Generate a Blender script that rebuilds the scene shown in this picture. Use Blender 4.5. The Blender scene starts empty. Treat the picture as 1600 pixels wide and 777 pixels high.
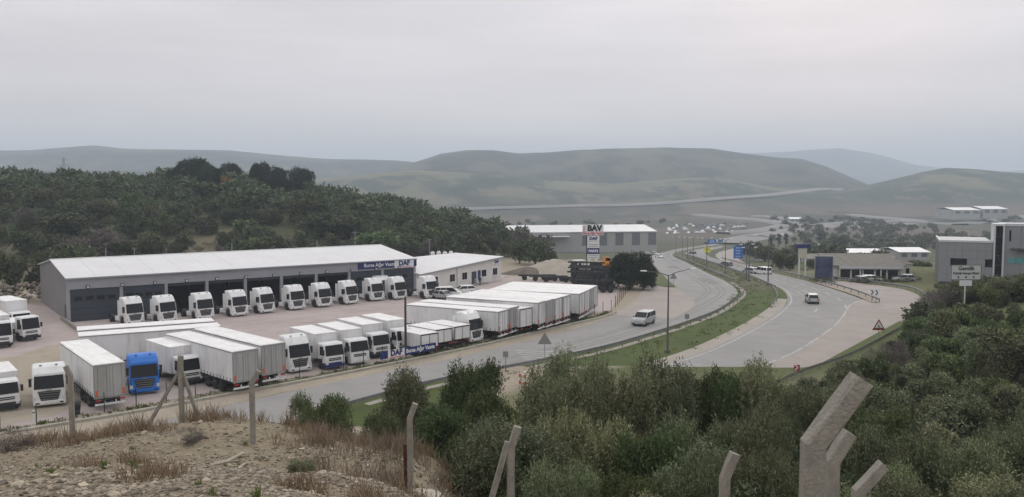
import bpy, bmesh, math, random
import numpy as np
from math import radians, sin, cos, pi, hypot, atan2
from mathutils import Vector, Matrix
random.seed(7); rng = np.random.default_rng(7)
SC = bpy.context.scene; COL = SC.collection

# ------------------------------------------------------------------ camera
F, CZ = 1350.0, 19.0                     # focal length in photo pixels, eye height over the truck yard
PT = math.atan((388.5-289)/F)
cam = bpy.data.objects.new('camera', bpy.data.cameras.new('camera')); COL.objects.link(cam)
cam.location = (0, 0, CZ); cam.rotation_euler = (pi/2-PT, 0, 0)
cam.data.sensor_width = 36; cam.data.lens = 36*F/1600
cam.data.clip_start = .1; cam.data.clip_end = 40000
SC.camera = cam
# ------------------------------------------------------------------ sky, sun, exposure
SUN_AZ, SUN_EL = radians(20), radians(24)
W = bpy.data.worlds.new('World'); SC.world = W; W.use_nodes = True
nt = W.node_tree; N = nt.nodes; L = nt.links; N.clear()
out = N.new('ShaderNodeOutputWorld'); bg = N.new('ShaderNodeBackground'); bg.inputs[1].default_value = .1
sky = N.new('ShaderNodeTexSky'); sky.sky_type = 'NISHITA'; sky.sun_disc = False
sky.sun_elevation = SUN_EL; sky.sun_rotation = SUN_AZ; sky.dust_density = 6; sky.air_density = 1.5
hs = N.new('ShaderNodeHueSaturation'); hs.inputs['Saturation'].default_value = .3
L.new(sky.outputs[0], hs.inputs['Color'])
tc = N.new('ShaderNodeTexCoord'); sp = N.new('ShaderNodeSeparateXYZ'); L.new(tc.outputs['Generated'], sp.inputs[0])
ramp = N.new('ShaderNodeValToRGB'); L.new(sp.outputs[2], ramp.inputs[0])
els = ramp.color_ramp.elements                        # overcast dome: brighter overhead, as a cloud deck is
els[0].position = 0; els[0].color = (1.06, .94, .84, 1); els[1].position = 1; els[1].color = (1.45, 1.42, 1.42, 1)
for p, c in ((.12, (.87, .80, .80, 1)), (.25, (.84, .795, .815, 1))):
    e = els.new(p); e.color = c
mp = N.new('ShaderNodeMapping'); mp.inputs['Scale'].default_value = (2.0, 2.0, 13); L.new(tc.outputs['Generated'], mp.inputs[0])
nz = N.new('ShaderNodeTexNoise'); nz.inputs['Scale'].default_value = 1.6; nz.inputs['Detail'].default_value = 6; nz.inputs['Roughness'].default_value = .55
L.new(mp.outputs[0], nz.inputs['Vector'])
mr = N.new('ShaderNodeMapRange'); mr.inputs[1].default_value = .3; mr.inputs[2].default_value = .7; mr.inputs[3].default_value = 8.9; mr.inputs[4].default_value = 10.6
L.new(nz.outputs[0], mr.inputs[0])
ml = N.new('ShaderNodeVectorMath'); ml.operation = 'SCALE'; L.new(ramp.outputs[0], ml.inputs[0]); L.new(mr.outputs[0], ml.inputs['Scale'])
# the low sun behind the cloud deck: a faint warm patch
geo_dir = (sin(SUN_AZ)*cos(radians(8)), cos(SUN_AZ)*cos(radians(8)), sin(radians(8)))
dp = N.new('ShaderNodeVectorMath'); dp.operation = 'DOT_PRODUCT'; dp.inputs[1].default_value = geo_dir; L.new(tc.outputs['Generated'], dp.inputs[0])
gm = N.new('ShaderNodeMapRange'); gm.inputs[1].default_value = .985; gm.inputs[2].default_value = 1; gm.inputs[3].default_value = 0; gm.inputs[4].default_value = .55; gm.interpolation_type = 'SMOOTHSTEP'
L.new(dp.outputs['Value'], gm.inputs[0])
gl = N.new('ShaderNodeMixRGB'); gl.blend_type = 'ADD'; gl.inputs[2].default_value = (1.0, .25, .0, 1)
L.new(gm.outputs[0], gl.inputs[0]); L.new(ml.outputs[0], gl.inputs[1])
mx = N.new('ShaderNodeMixRGB'); mx.inputs[0].default_value = .965
L.new(hs.outputs[0], mx.inputs[1]); L.new(gl.outputs[0], mx.inputs[2])
L.new(mx.outputs[0], bg.inputs[0]); L.new(bg.outputs[0], out.inputs[0])
sd = bpy.data.lights.new('sun', 'SUN'); sd.energy = .6; sd.angle = radians(25); sd.color = (1, .95, .88)
sun = bpy.data.objects.new('sun', sd); COL.objects.link(sun)
sun.rotation_euler = Vector((-sin(SUN_AZ)*cos(SUN_EL), -cos(SUN_AZ)*cos(SUN_EL), -sin(SUN_EL))).to_track_quat('-Z', 'Y').to_euler()
SC.view_settings.view_transform = 'Standard'; SC.view_settings.look = 'None'
SC.view_settings.exposure = 0; SC.view_settings.gamma = 1; SC.view_settings.use_curve_mapping = False
SC.render.engine = 'CYCLES'; SC.cycles.use_denoising = True
SC.cycles.max_bounces = 6; SC.cycles.diffuse_bounces = 3; SC.cycles.glossy_bounces = 2; SC.cycles.transmission_bounces = 3
SC.cycles.volume_bounces = 1; SC.cycles.transparent_max_bounces = 6

# ------------------------------------------------------------------ pixels to positions
def ray(u, v):
    x = (u-800)/F; yu = -(v-388.5)/F; c, s = cos(PT), sin(PT)
    return (x, c+yu*s, yu*c-s)
def P(u, v, z=0):
    d = ray(u, v); t = (z-CZ)/d[2]
    return Vector((d[0]*t, d[1]*t, z))
def zat(v, y):                                         # height of picture row v at forward distance y
    d = ray(800, v); return CZ + d[2]/d[1]*y
def xat(u, y, v=400):
    d = ray(u, v); return d[0]/d[1]*y

# ------------------------------------------------------------------ terrain
def ss(x, a, b):
    t = np.clip((np.asarray(x, float)-a)/(b-a), 0, 1); return t*t*(3-2*t)
_g = np.random.default_rng(3).random((64, 64))
def vnoise(x, y):
    xi = np.floor(x).astype(int); yi = np.floor(y).astype(int); fx = x-xi; fy = y-yi
    fx = fx*fx*(3-2*fx); fy = fy*fy*(3-2*fy)
    a = _g[xi % 64, yi % 64]; b = _g[(xi+1) % 64, yi % 64]; c = _g[xi % 64, (yi+1) % 64]; d = _g[(xi+1) % 64, (yi+1) % 64]
    return (a*(1-fx)+b*fx)*(1-fy)+(c*(1-fx)+d*fx)*fy
def fbm(x, y, o=4):
    x = np.asarray(x, float); y = np.asarray(y, float); s = 0; a = .5
    for k in range(o):
        s = s+a*(vnoise(x+17*k, y+31*k)-.5); x = x*2.03; y = y*2.03; a *= .5
    return s
_Y = [0, 140, 165, 190, 220, 430, 480, 540, 620, 20000]
_Z = [0, 0, -.4, -1.5, -3.2, -15.5, -18, -20, -20.5, -20.5]
_yy = np.linspace(0, 1200, 2401); _zz = np.interp(_yy, _Y, _Z)
_zz = np.convolve(np.pad(_zz, 30, mode='edge'), np.ones(61)/61, 'valid')
def Bz(x, y):                                          # valley floor and road level
    x = np.asarray(x, float); y = np.asarray(y, float)
    d = np.interp(y, _yy, _zz)
    w = 170*(1-ss(x, -45, 15)); keep = (1-ss(x, 20, 38))*(1-ss(y-w, 205, 290))       # the levelled truck yard on the left
    return d*(1-keep)
PL = ([-900, 0, 3, 6.5, 11, 13.5, 18.5, 21, 24, 27, 32, 40, 48, 56, 66, 1e5], [18, 17, 16.6, 16, 15.0, 14.2, 12.95, 12.8, 12.3, 10.6, 7.8, 4.4, 2.2, .9, 0, 0])
PR = ([-900, 0, 3, 6.5, 9, 11, 13.5, 18, 25, 35, 50, 70, 90, 1e5], [18, 17, 16.4, 15.2, 14.1, 13.2, 12.1, 9.4, 6.5, 4.2, 2.0, .7, 0, 0])
def camhill(x, y):
    if np.min(y) > 92: return np.zeros(np.shape(np.asarray(x)*np.asarray(y)))
    l = np.interp(y, *PL); r = np.interp(y, *PR)
    l = l-.75*ss(x, -8, -3)*ss(y, 14, 20)*(1-ss(y, 30, 60))-.7*ss(-x, 8, 15)*ss(y, 10, 22)*(1-ss(y, 30, 60))
    t = ss(x, -3.2, 2.2); h = l*(1-t)+r*t
    return h+np.clip(h/10, 0, 1)*(fbm(x*.35, y*.35)*.7+fbm(x*1.7, y*1.7, 3)*.14)
_s = lambda *u: [(k-800)/F for k in u]
LS = _s(-900, -200, 0, 150, 300, 400, 480, 600, 700, 800, 870)
LH = [17, 17.5, 18.5, 18, 18.5, 18, 15, 10, 5.5, 2.5, 0]
LT = [140, 140, 148, 156, 168, 176, 182, 190, 196, 205, 210]
LR = [270, 270, 270, 275, 290, 290, 285, 275, 262, 255, 250]
def lefthill(x, y):
    s = np.asarray(x, float)/np.maximum(y, 1); h = np.interp(s, LS, LH); t0 = np.interp(s, LS, LT); t1 = np.interp(s, LS, LR)
    up = ss(y, t0, t1+25)**.8; h = h*up*(1-.85*ss(y, 330, 560))
    return h*(1+.25*fbm(x*.03, np.asarray(y)*.03))
def xr(y):
    return np.where(y < 86, 28-(86-y)*.5, 28+(np.minimum(y, 134)-86)*.74)
def righthill(x, y):
    return 6*ss(np.asarray(x)-xr(y), 0, 26)*ss(y, 40, 75)*(1-(1-.35*ss(np.asarray(x), 80, 94))*ss(y, 122, 142))*(1-ss(y, 230, 330))
RIDGES = [  # (distance, front width, back width, picture outline)
    (3300, 1700, 1500, [(-900, 262), (-300, 248), (0, 240), (60, 239), (150, 233), (200, 238), (300, 239), (360, 239), (420, 244), (520, 249), (620, 251), (680, 256), (800, 268), (1000, 290), (1700, 300), (2600, 270)]),
    (2500, 1250, 1000, [(-900, 300), (500, 300), (600, 268), (650, 253), (690, 240), (730, 235), (770, 236), (810, 241), (850, 240), (900, 236), (960, 234), (1040, 235), (1110, 238), (1170, 245), (1210, 249), (1250, 251), (1290, 262), (1330, 278), (1370, 294), (1420, 305), (2600, 300)]),
    (1650, 640, 500, [(-900, 288), (0, 270), (200, 272), (350, 280), (460, 285), (560, 274), (650, 266), (760, 272), (850, 281), (960, 288), (1060, 281), (1120, 279), (1200, 293), (1300, 297), (1400, 300), (2600, 300)]),
    (1750, 700, 700, [(-900, 330), (1250, 318), (1340, 292), (1390, 281), (1440, 268), (1475, 262), (1520, 265), (1560, 269), (1620, 272), (1800, 262), (2600, 255)]),
    (6500, 2500, 1500, [(-900, 275), (900, 285), (1080, 262), (1160, 243), (1230, 240), (1310, 233), (1360, 240), (1430, 258), (1500, 266), (1560, 268), (1700, 262), (2600, 250)]),
]
def farhill(x, y):
    x = np.asarray(x, float); y = np.asarray(y, float); yc = np.maximum(y, 1); s = x/yc
    s = np.where(y < 300, np.clip(s, -1.3, 1.3), s)
    z = np.full(np.shape(x*y), -1e3)
    for Yk, wf, wb, tb in RIDGES:
        us = [(u-800)/F for u, v in tb]; zs = [CZ+(289-v)*Yk/F for u, v in tb]
        hgt = np.interp(s, us, zs)+20.5
        t = (y-Yk)
        pr = np.where(t < 0, 1-ss(-t, 0, wf), 1-.8*ss(t, 0, wb))
        hh = hgt*pr
        hh = hh*(1+.42*fbm(x*4.5/Yk, y*4.5/Yk, 5)*(1-.65*np.exp(-(t/(.13*Yk))**2)))
        z = np.maximum(z, hh)
    return z*ss(y, 800, 1050)
def Hz(x, y):
    x = np.asarray(x, float); y = np.asarray(y, float)
    return Bz(x, y)+camhill(x, y)+(lefthill(x, y)*(y > 100) if np.max(y) > 100 else 0)+righthill(x, y)+(np.where(y > 800, np.maximum(farhill(x, y), 0), 0) if np.max(y) > 800 else 0)
def H1(x, y): return float(Hz(np.array([x]), np.array([y]))[0])
def G(u, v, fn=None, y0=40, y1=9000):                  # where a pixel's ray meets the ground
    d = ray(u, v); fn = fn or Hz
    ys = np.exp(np.linspace(math.log(y0), math.log(y1), 4000)); xs = ys*d[0]/d[1]; zs = CZ+ys*d[2]/d[1]
    hit = np.nonzero(zs < fn(xs, ys))[0]
    k = hit[0] if len(hit) else -1
    return Vector((xs[k], ys[k], float(fn(xs[k:k+1] if k >= 0 else xs[-1:], ys[k:k+1] if k >= 0 else ys[-1:])[0])))
def GB(u, v): return G(u, v, Bz)

# ------------------------------------------------------------------ materials
MAT = {}
def mat(name, col, rough=.7, var=0., scale=3., bump=0., bscale=20., metal=0., spec=.4, rand=0., island=0., col2=None, detail=5., coat=0.):
    if name in MAT: return MAT[name]
    m = bpy.data.materials.new(name); m.use_nodes = True; n = m.node_tree.nodes; l = m.node_tree.links
    b = n['Principled BSDF']; b.inputs['Roughness'].default_value = rough; b.inputs['Metallic'].default_value = metal
    b.inputs['Specular IOR Level'].default_value = spec
    if coat: b.inputs['Coat Weight'].default_value = coat
    c = (*col, 1); b.inputs['Base Color'].default_value = c; src = None
    t = n.new('ShaderNodeTexCoord')
    if var or col2:
        z = n.new('ShaderNodeTexNoise'); z.inputs['Scale'].default_value = scale; z.inputs['Detail'].default_value = detail; z.inputs['Roughness'].default_value = .6
        l.new(t.outputs['Object'], z.inputs['Vector'])
        r = n.new('ShaderNodeValToRGB'); l.new(z.outputs[0], r.inputs[0])
        e = r.color_ramp.elements; e[0].position = .32; e[1].position = .68
        c2 = col2 or tuple(k*(1+var) for k in col)
        c1 = col if col2 else tuple(k*(1-var) for k in col)
        e[0].color = (*c1, 1); e[1].color = (*c2, 1); src = r.outputs[0]
    for kind, amt in (('o', rand), ('i', island)):
        if not amt: continue
        i = n.new('ShaderNodeObjectInfo') if kind == 'o' else n.new('ShaderNodeNewGeometry')
        mr = n.new('ShaderNodeMapRange'); mr.inputs[3].default_value = 1-amt; mr.inputs[4].default_value = 1+amt
        l.new(i.outputs['Random' if kind == 'o' else 'Random Per Island'], mr.inputs[0])
        v = n.new('ShaderNodeVectorMath'); v.operation = 'SCALE'
        if src: l.new(src, v.inputs[0])
        else: v.inputs[0].default_value = col
        l.new(mr.outputs[0], v.inputs['Scale']); src = v.outputs[0]
    if src: l.new(src, b.inputs['Base Color'])
    if bump:
        z = n.new('ShaderNodeTexNoise'); z.inputs['Scale'].default_value = bscale; z.inputs['Detail'].default_value = 4
        l.new(t.outputs['Object'], z.inputs['Vector'])
        k = n.new('ShaderNodeBump'); k.inputs['Strength'].default_value = bump; k.inputs['Distance'].default_value = .05
        l.new(z.outputs[0], k.inputs['Height']); l.new(k.outputs[0], b.inputs['Normal'])
    MAT[name] = m; return m
def leafmat(name, dark, light, rand=.25):
    if name in MAT: return MAT[name]
    m = bpy.data.materials.new(name); m.use_nodes = True; n = m.node_tree.nodes; l = m.node_tree.links; n.clear()
    o = n.new('ShaderNodeOutputMaterial'); b = n.new('ShaderNodeBsdfPrincipled'); b.inputs['Roughness'].default_value = .55; b.inputs['Specular IOR Level'].default_value = .35
    tr = n.new('ShaderNodeBsdfTranslucent'); ad = n.new('ShaderNodeMixShader'); ad.inputs[0].default_value = .18
    g = n.new('ShaderNodeNewGeometry'); r = n.new('ShaderNodeValToRGB'); l.new(g.outputs['Random Per Island'], r.inputs[0])
    r.color_ramp.elements[0].color = (*dark, 1); r.color_ramp.elements[1].color = (*light, 1)
    i = n.new('ShaderNodeObjectInfo'); mr = n.new('ShaderNodeMapRange'); mr.inputs[3].default_value = 1-rand; mr.inputs[4].default_value = 1+rand; l.new(i.outputs['Random'], mr.inputs[0])
    at = n.new('ShaderNodeAttribute'); at.attribute_name = 'tone'; hasm = n.new('ShaderNodeMath'); hasm.operation = 'LESS_THAN'; hasm.inputs[1].default_value = .01; l.new(at.outputs['Fac'], hasm.inputs[0])
    adm = n.new('ShaderNodeMath'); l.new(at.outputs['Fac'], adm.inputs[0]); l.new(hasm.outputs[0], adm.inputs[1])
    tv = n.new('ShaderNodeVectorMath'); tv.operation = 'SCALE'; l.new(r.outputs[0], tv.inputs[0]); l.new(adm.outputs[0], tv.inputs['Scale'])
    hsv = n.new('ShaderNodeHueSaturation'); l.new(tv.outputs[0], hsv.inputs['Color']); l.new(mr.outputs[0], hsv.inputs['Value'])
    m2 = n.new('ShaderNodeMapRange'); m2.inputs[3].default_value = .47; m2.inputs[4].default_value = .53
    ml = n.new('ShaderNodeMath'); ml.operation = 'FRACT'; mm = n.new('ShaderNodeMath'); mm.operation = 'MULTIPLY'; mm.inputs[1].default_value = 7.13
    l.new(i.outputs['Random'], mm.inputs[0]); l.new(mm.outputs[0], ml.inputs[0]); l.new(ml.outputs[0], m2.inputs[0]); l.new(m2.outputs[0], hsv.inputs['Hue'])
    l.new(hsv.outputs[0], b.inputs['Base Color']); l.new(hsv.outputs[0], tr.inputs[0])
    l.new(b.outputs[0], ad.inputs[1]); l.new(tr.outputs[0], ad.inputs[2]); l.new(ad.outputs[0], o.inputs[0])
    MAT[name] = m; return m
white = mat('white_paint', (.74, .75, .75), .35, var=.05, scale=.7, spec=.5)
curtain = mat('curtain_white', (.70, .70, .705), .55, var=.06, scale=.5, bump=.15, bscale=1.5, rand=.06)
roofw = mat('trailer_roof_white', (.80, .79, .78), .5, var=.07, scale=.6, rand=.03)
doorg = mat('door_grey', (.40, .40, .40), .5, var=.07, scale=.8, rand=.06)
dark = mat('dark_plastic', (.02, .021, .023), .55)
chas = mat('chassis_black', (.025, .025, .027), .6, var=.3, scale=3)
glass = mat('window_glass', (.010, .011, .013), .12, spec=.28)
rubber = mat('tyre_rubber', (.022, .022, .022), .85)
rimm = mat('rim_steel', (.30, .31, .32), .4, metal=.6)
steel = mat('galvanised_steel', (.33, .34, .345), .5, metal=.5, var=.15, scale=6)
railm = mat('rail_weathered', (.20, .205, .205), .6, metal=.3, var=.2, scale=2)
orange = mat('marker_orange', (.62, .13, .05), .5)
redl = mat('lamp_red', (.35, .02, .02), .3)
lampw = mat('lamp_clear', (.6, .62, .65), .12, spec=.8)
bluep = mat('blue_paint', (.025, .16, .55), .35, var=.1, scale=1)
navy = mat('navy_sign', (.015, .025, .13), .45, var=.1, scale=1)
signb = mat('road_sign_blue', (.015, .13, .48), .45, var=.08, scale=1)
yellow = mat('sign_yellow', (.62, .60, .04), .5)
white_s = mat('sign_white', (.68, .69, .70), .5, var=.04)
redp = mat('red_paint', (.5, .03, .04), .5)
black = mat('black_letters', (.012, .012, .014), .5)
conc = mat('post_concrete', (.28, .262, .225), .85, var=.14, scale=7, bump=.35, bscale=60)

def grime(m, dirt, amt, sc=(1.6, 1.6, .22), lo=.48, hi=.75):   # run-down dirt streaks on painted panels
    n = m.node_tree.nodes; l = m.node_tree.links; b = n['Principled BSDF']; s = b.inputs['Base Color']; src = s.links[0].from_socket
    tcn = n.new('ShaderNodeTexCoord'); oi = n.new('ShaderNodeObjectInfo'); mpn = n.new('ShaderNodeMapping'); mpn.inputs['Scale'].default_value = sc
    sc_ = n.new('ShaderNodeVectorMath'); sc_.operation = 'SCALE'; sc_.inputs['Scale'].default_value = 60; cm = n.new('ShaderNodeCombineXYZ'); l.new(oi.outputs['Random'], cm.inputs[0]); l.new(oi.outputs['Random'], cm.inputs[1]); l.new(cm.outputs[0], sc_.inputs[0])
    l.new(tcn.outputs['Object'], mpn.inputs[0]); l.new(sc_.outputs[0], mpn.inputs['Location'])
    z = n.new('ShaderNodeTexNoise'); z.inputs['Scale'].default_value = 1; z.inputs['Detail'].default_value = 7; z.inputs['Roughness'].default_value = .7; l.new(mpn.outputs[0], z.inputs['Vector'])
    r = n.new('ShaderNodeMapRange'); r.inputs[1].default_value = lo; r.inputs[2].default_value = hi; r.inputs[4].default_value = amt; l.new(z.outputs[0], r.inputs[0])
    x = n.new('ShaderNodeMixRGB'); l.new(r.outputs[0], x.inputs[0]); l.new(src, x.inputs[1]); x.inputs[2].default_value = (*dirt, 1); l.new(x.outputs[0], s)
grime(curtain, (.36, .34, .30), .55); grime(roofw, (.42, .39, .34), .5, (.5, 1.8, 1)); grime(doorg, (.22, .20, .18), .6); grime(white, (.36, .33, .28), .45, (1.5, 1.5, .8)); grime(conc, (.10, .092, .08), .5, (9, 9, 2.2), .45, .7)
# ------------------------------------------------------------------ mesh building
class MB:
    def __init__(s): s.v = []; s.f = []
    def add(s, vs, fs):
        o = len(s.v); s.v += [tuple(p) for p in vs]; s.f += [tuple(i+o for i in f) for f in fs]; return s
    def box(s, x0, x1, y0, y1, z0, z1):
        return s.add([(x, y, z) for z in (z0, z1) for y in (y0, y1) for x in (x0, x1)],
                     [(0, 2, 3, 1), (4, 5, 7, 6), (0, 1, 5, 4), (2, 6, 7, 3), (0, 4, 6, 2), (1, 3, 7, 5)])
    def loft(s, rings, cap=True):
        n = len(rings[0]); vs = [p for r in rings for p in r]; fs = []
        for k in range(len(rings)-1):
            for i in range(n):
                j = (i+1) % n; fs.append((k*n+i, k*n+j, (k+1)*n+j, (k+1)*n+i))
        if cap: fs.append(tuple(range(n-1, -1, -1))); fs.append(tuple((len(rings)-1)*n+i for i in range(n)))
        return s.add(vs, fs)
    def prism(s, prof, w, c=.06, y0=0.):               # side outline (x,z) extruded over the width, edges chamfered
        cx = sum(p[0] for p in prof)/len(prof); cz = sum(p[1] for p in prof)/len(prof); n = len(prof); ins = []
        area = sum(prof[i][0]*prof[(i+1) % n][1]-prof[(i+1) % n][0]*prof[i][1] for i in range(n)); sg = 1 if area > 0 else -1
        for i in range(n):
            a, b, d = prof[i-1], prof[i], prof[(i+1) % n]
            e1 = Vector((b[0]-a[0], b[1]-a[1])).normalized(); e2 = Vector((d[0]-b[0], d[1]-b[1])).normalized()
            nn = Vector((-(e1.y+e2.y), e1.x+e2.x))*sg; nn = nn.normalized() if nn.length > 1e-6 else Vector((0, 0))
            ins.append((b[0]+nn.x*c, b[1]+nn.y*c))
        h = w/2
        R = lambda pr, y: [(p[0], y0+y, p[1]) for p in (pr if sg < 0 else pr[::-1])]
        return s.loft([R(ins, -h), R(prof, -h+c), R(prof, h-c), R(ins, h)])
    def tube(s, p0, p1, r0, r1=None, n=8, cap=True):
        r1 = r0 if r1 is None else r1; p0 = Vector(p0); p1 = Vector(p1); d = (p1-p0).normalized()
        a = d.orthogonal().normalized(); b = d.cross(a)
        ring = lambda p, r: [p+a*(r*cos(2*pi*i/n))+b*(r*sin(2*pi*i/n)) for i in range(n)]
        return s.loft([ring(p0, r0), ring(p1, r1)], cap)
    def path(s, pts, rs, n=7):
        rings = []
        for k, p in enumerate(pts):
            d = (Vector(pts[min(k+1, len(pts)-1)])-Vector(pts[max(k-1, 0)])).normalized()
            a = d.cross(Vector((.31, .17, .93))).normalized(); b = d.cross(a)
            rings.append([Vector(p)+a*(rs[k]*cos(2*pi*i/n))+b*(rs[k]*sin(2*pi*i/n)) for i in range(n)])
        return s.loft(rings)
    def bar(s, p0, p1, w, h):                          # rectangular bar
        p0 = Vector(p0); p1 = Vector(p1); d = (p1-p0).normalized(); up = Vector((0, 0, 1)) if abs(d.z) < .95 else Vector((1, 0, 0))
        a = d.cross(up).normalized(); b = a.cross(d)
        r = lambda p: [p+a*w/2+b*h/2, p-a*w/2+b*h/2, p-a*w/2-b*h/2, p+a*w/2-b*h/2]
        return s.loft([r(p0), r(p1)])
    def lathe(s, prof, n=18):                          # (radius, y) turned round the Y axis
        return s.loft([[(r*cos(2*pi*i/n), y, r*sin(2*pi*i/n)) for i in range(n)] for r, y in prof])
    def mesh(s, m, smooth=False, name='part'):
        me = bpy.data.meshes.new(name); me.from_pydata(s.v, [], s.f); me.materials.append(m)
        if smooth: me.polygons.foreach_set('use_smooth', [True]*len(me.polygons))
        me.update(); return me
def fast_mesh(V, Q, m, name='mesh', smooth=False):     # numpy vertices and faces (all of one size)
    V = np.asarray(V, np.float32); Q = np.asarray(Q, np.int32); k = Q.shape[1]
    me = bpy.data.meshes.new(name); me.vertices.add(len(V)); me.vertices.foreach_set('co', V.ravel())
    me.loops.add(Q.size); me.loops.foreach_set('vertex_index', Q.ravel())
    me.polygons.add(len(Q)); me.polygons.foreach_set('loop_start', np.arange(0, Q.size, k, dtype=np.int32))
    me.polygons.foreach_set('loop_total', np.full(len(Q), k, np.int32))
    if smooth: me.polygons.foreach_set('use_smooth', np.ones(len(Q), bool))
    me.materials.append(m); me.update(calc_edges=True); me.validate(); return me
def obj(name, me, parent=None, loc=(0, 0, 0), rot=(0, 0, 0)):
    o = bpy.data.objects.new(name, me); COL.objects.link(o); o.location = loc; o.rotation_euler = rot
    if parent: o.parent = parent
    return o
def tag(o, label=None, cat=None, group=None, kind=None):
    for k, v in (('label', label), ('category', cat), ('group', group), ('kind', kind)):
        if v: o[k] = v
    return o
def thing(name, loc, rz, label, cat, group=None):
    return tag(obj(name, None, None, loc, (0, 0, rz)), label, cat, group)
def build(spec, parent):                               # (name, mesh, location, rotation, children)
    for s in spec:
        o = obj(s[0], s[1], parent, s[2] if len(s) > 2 else (0, 0, 0), s[3] if len(s) > 3 else (0, 0, 0))
        if len(s) > 4: build(s[4], o)
def place(spec, name, loc, rz, label, cat, group=None):
    t = thing(name, loc, rz, label, cat, group); build(spec, t); return t
def structure(name, me): return tag(obj(name, me), kind='structure')
def text_mesh(s, size, m, bold=.02, depth=.01, align='CENTER', shear=0.):
    c = bpy.data.curves.new('text', 'FONT'); c.body = s; c.size = size; c.align_x = align; c.align_y = 'CENTER'
    c.extrude = depth; c.offset = bold*size; c.shear = shear; c.resolution_u = 2
    o = bpy.data.objects.new('text', c); COL.objects.link(o); bpy.context.view_layer.update()
    me = bpy.data.meshes.new_from_object(o.evaluated_get(bpy.context.evaluated_depsgraph_get()))
    bpy.data.objects.remove(o); me.materials.clear(); me.materials.append(m); return me

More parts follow.
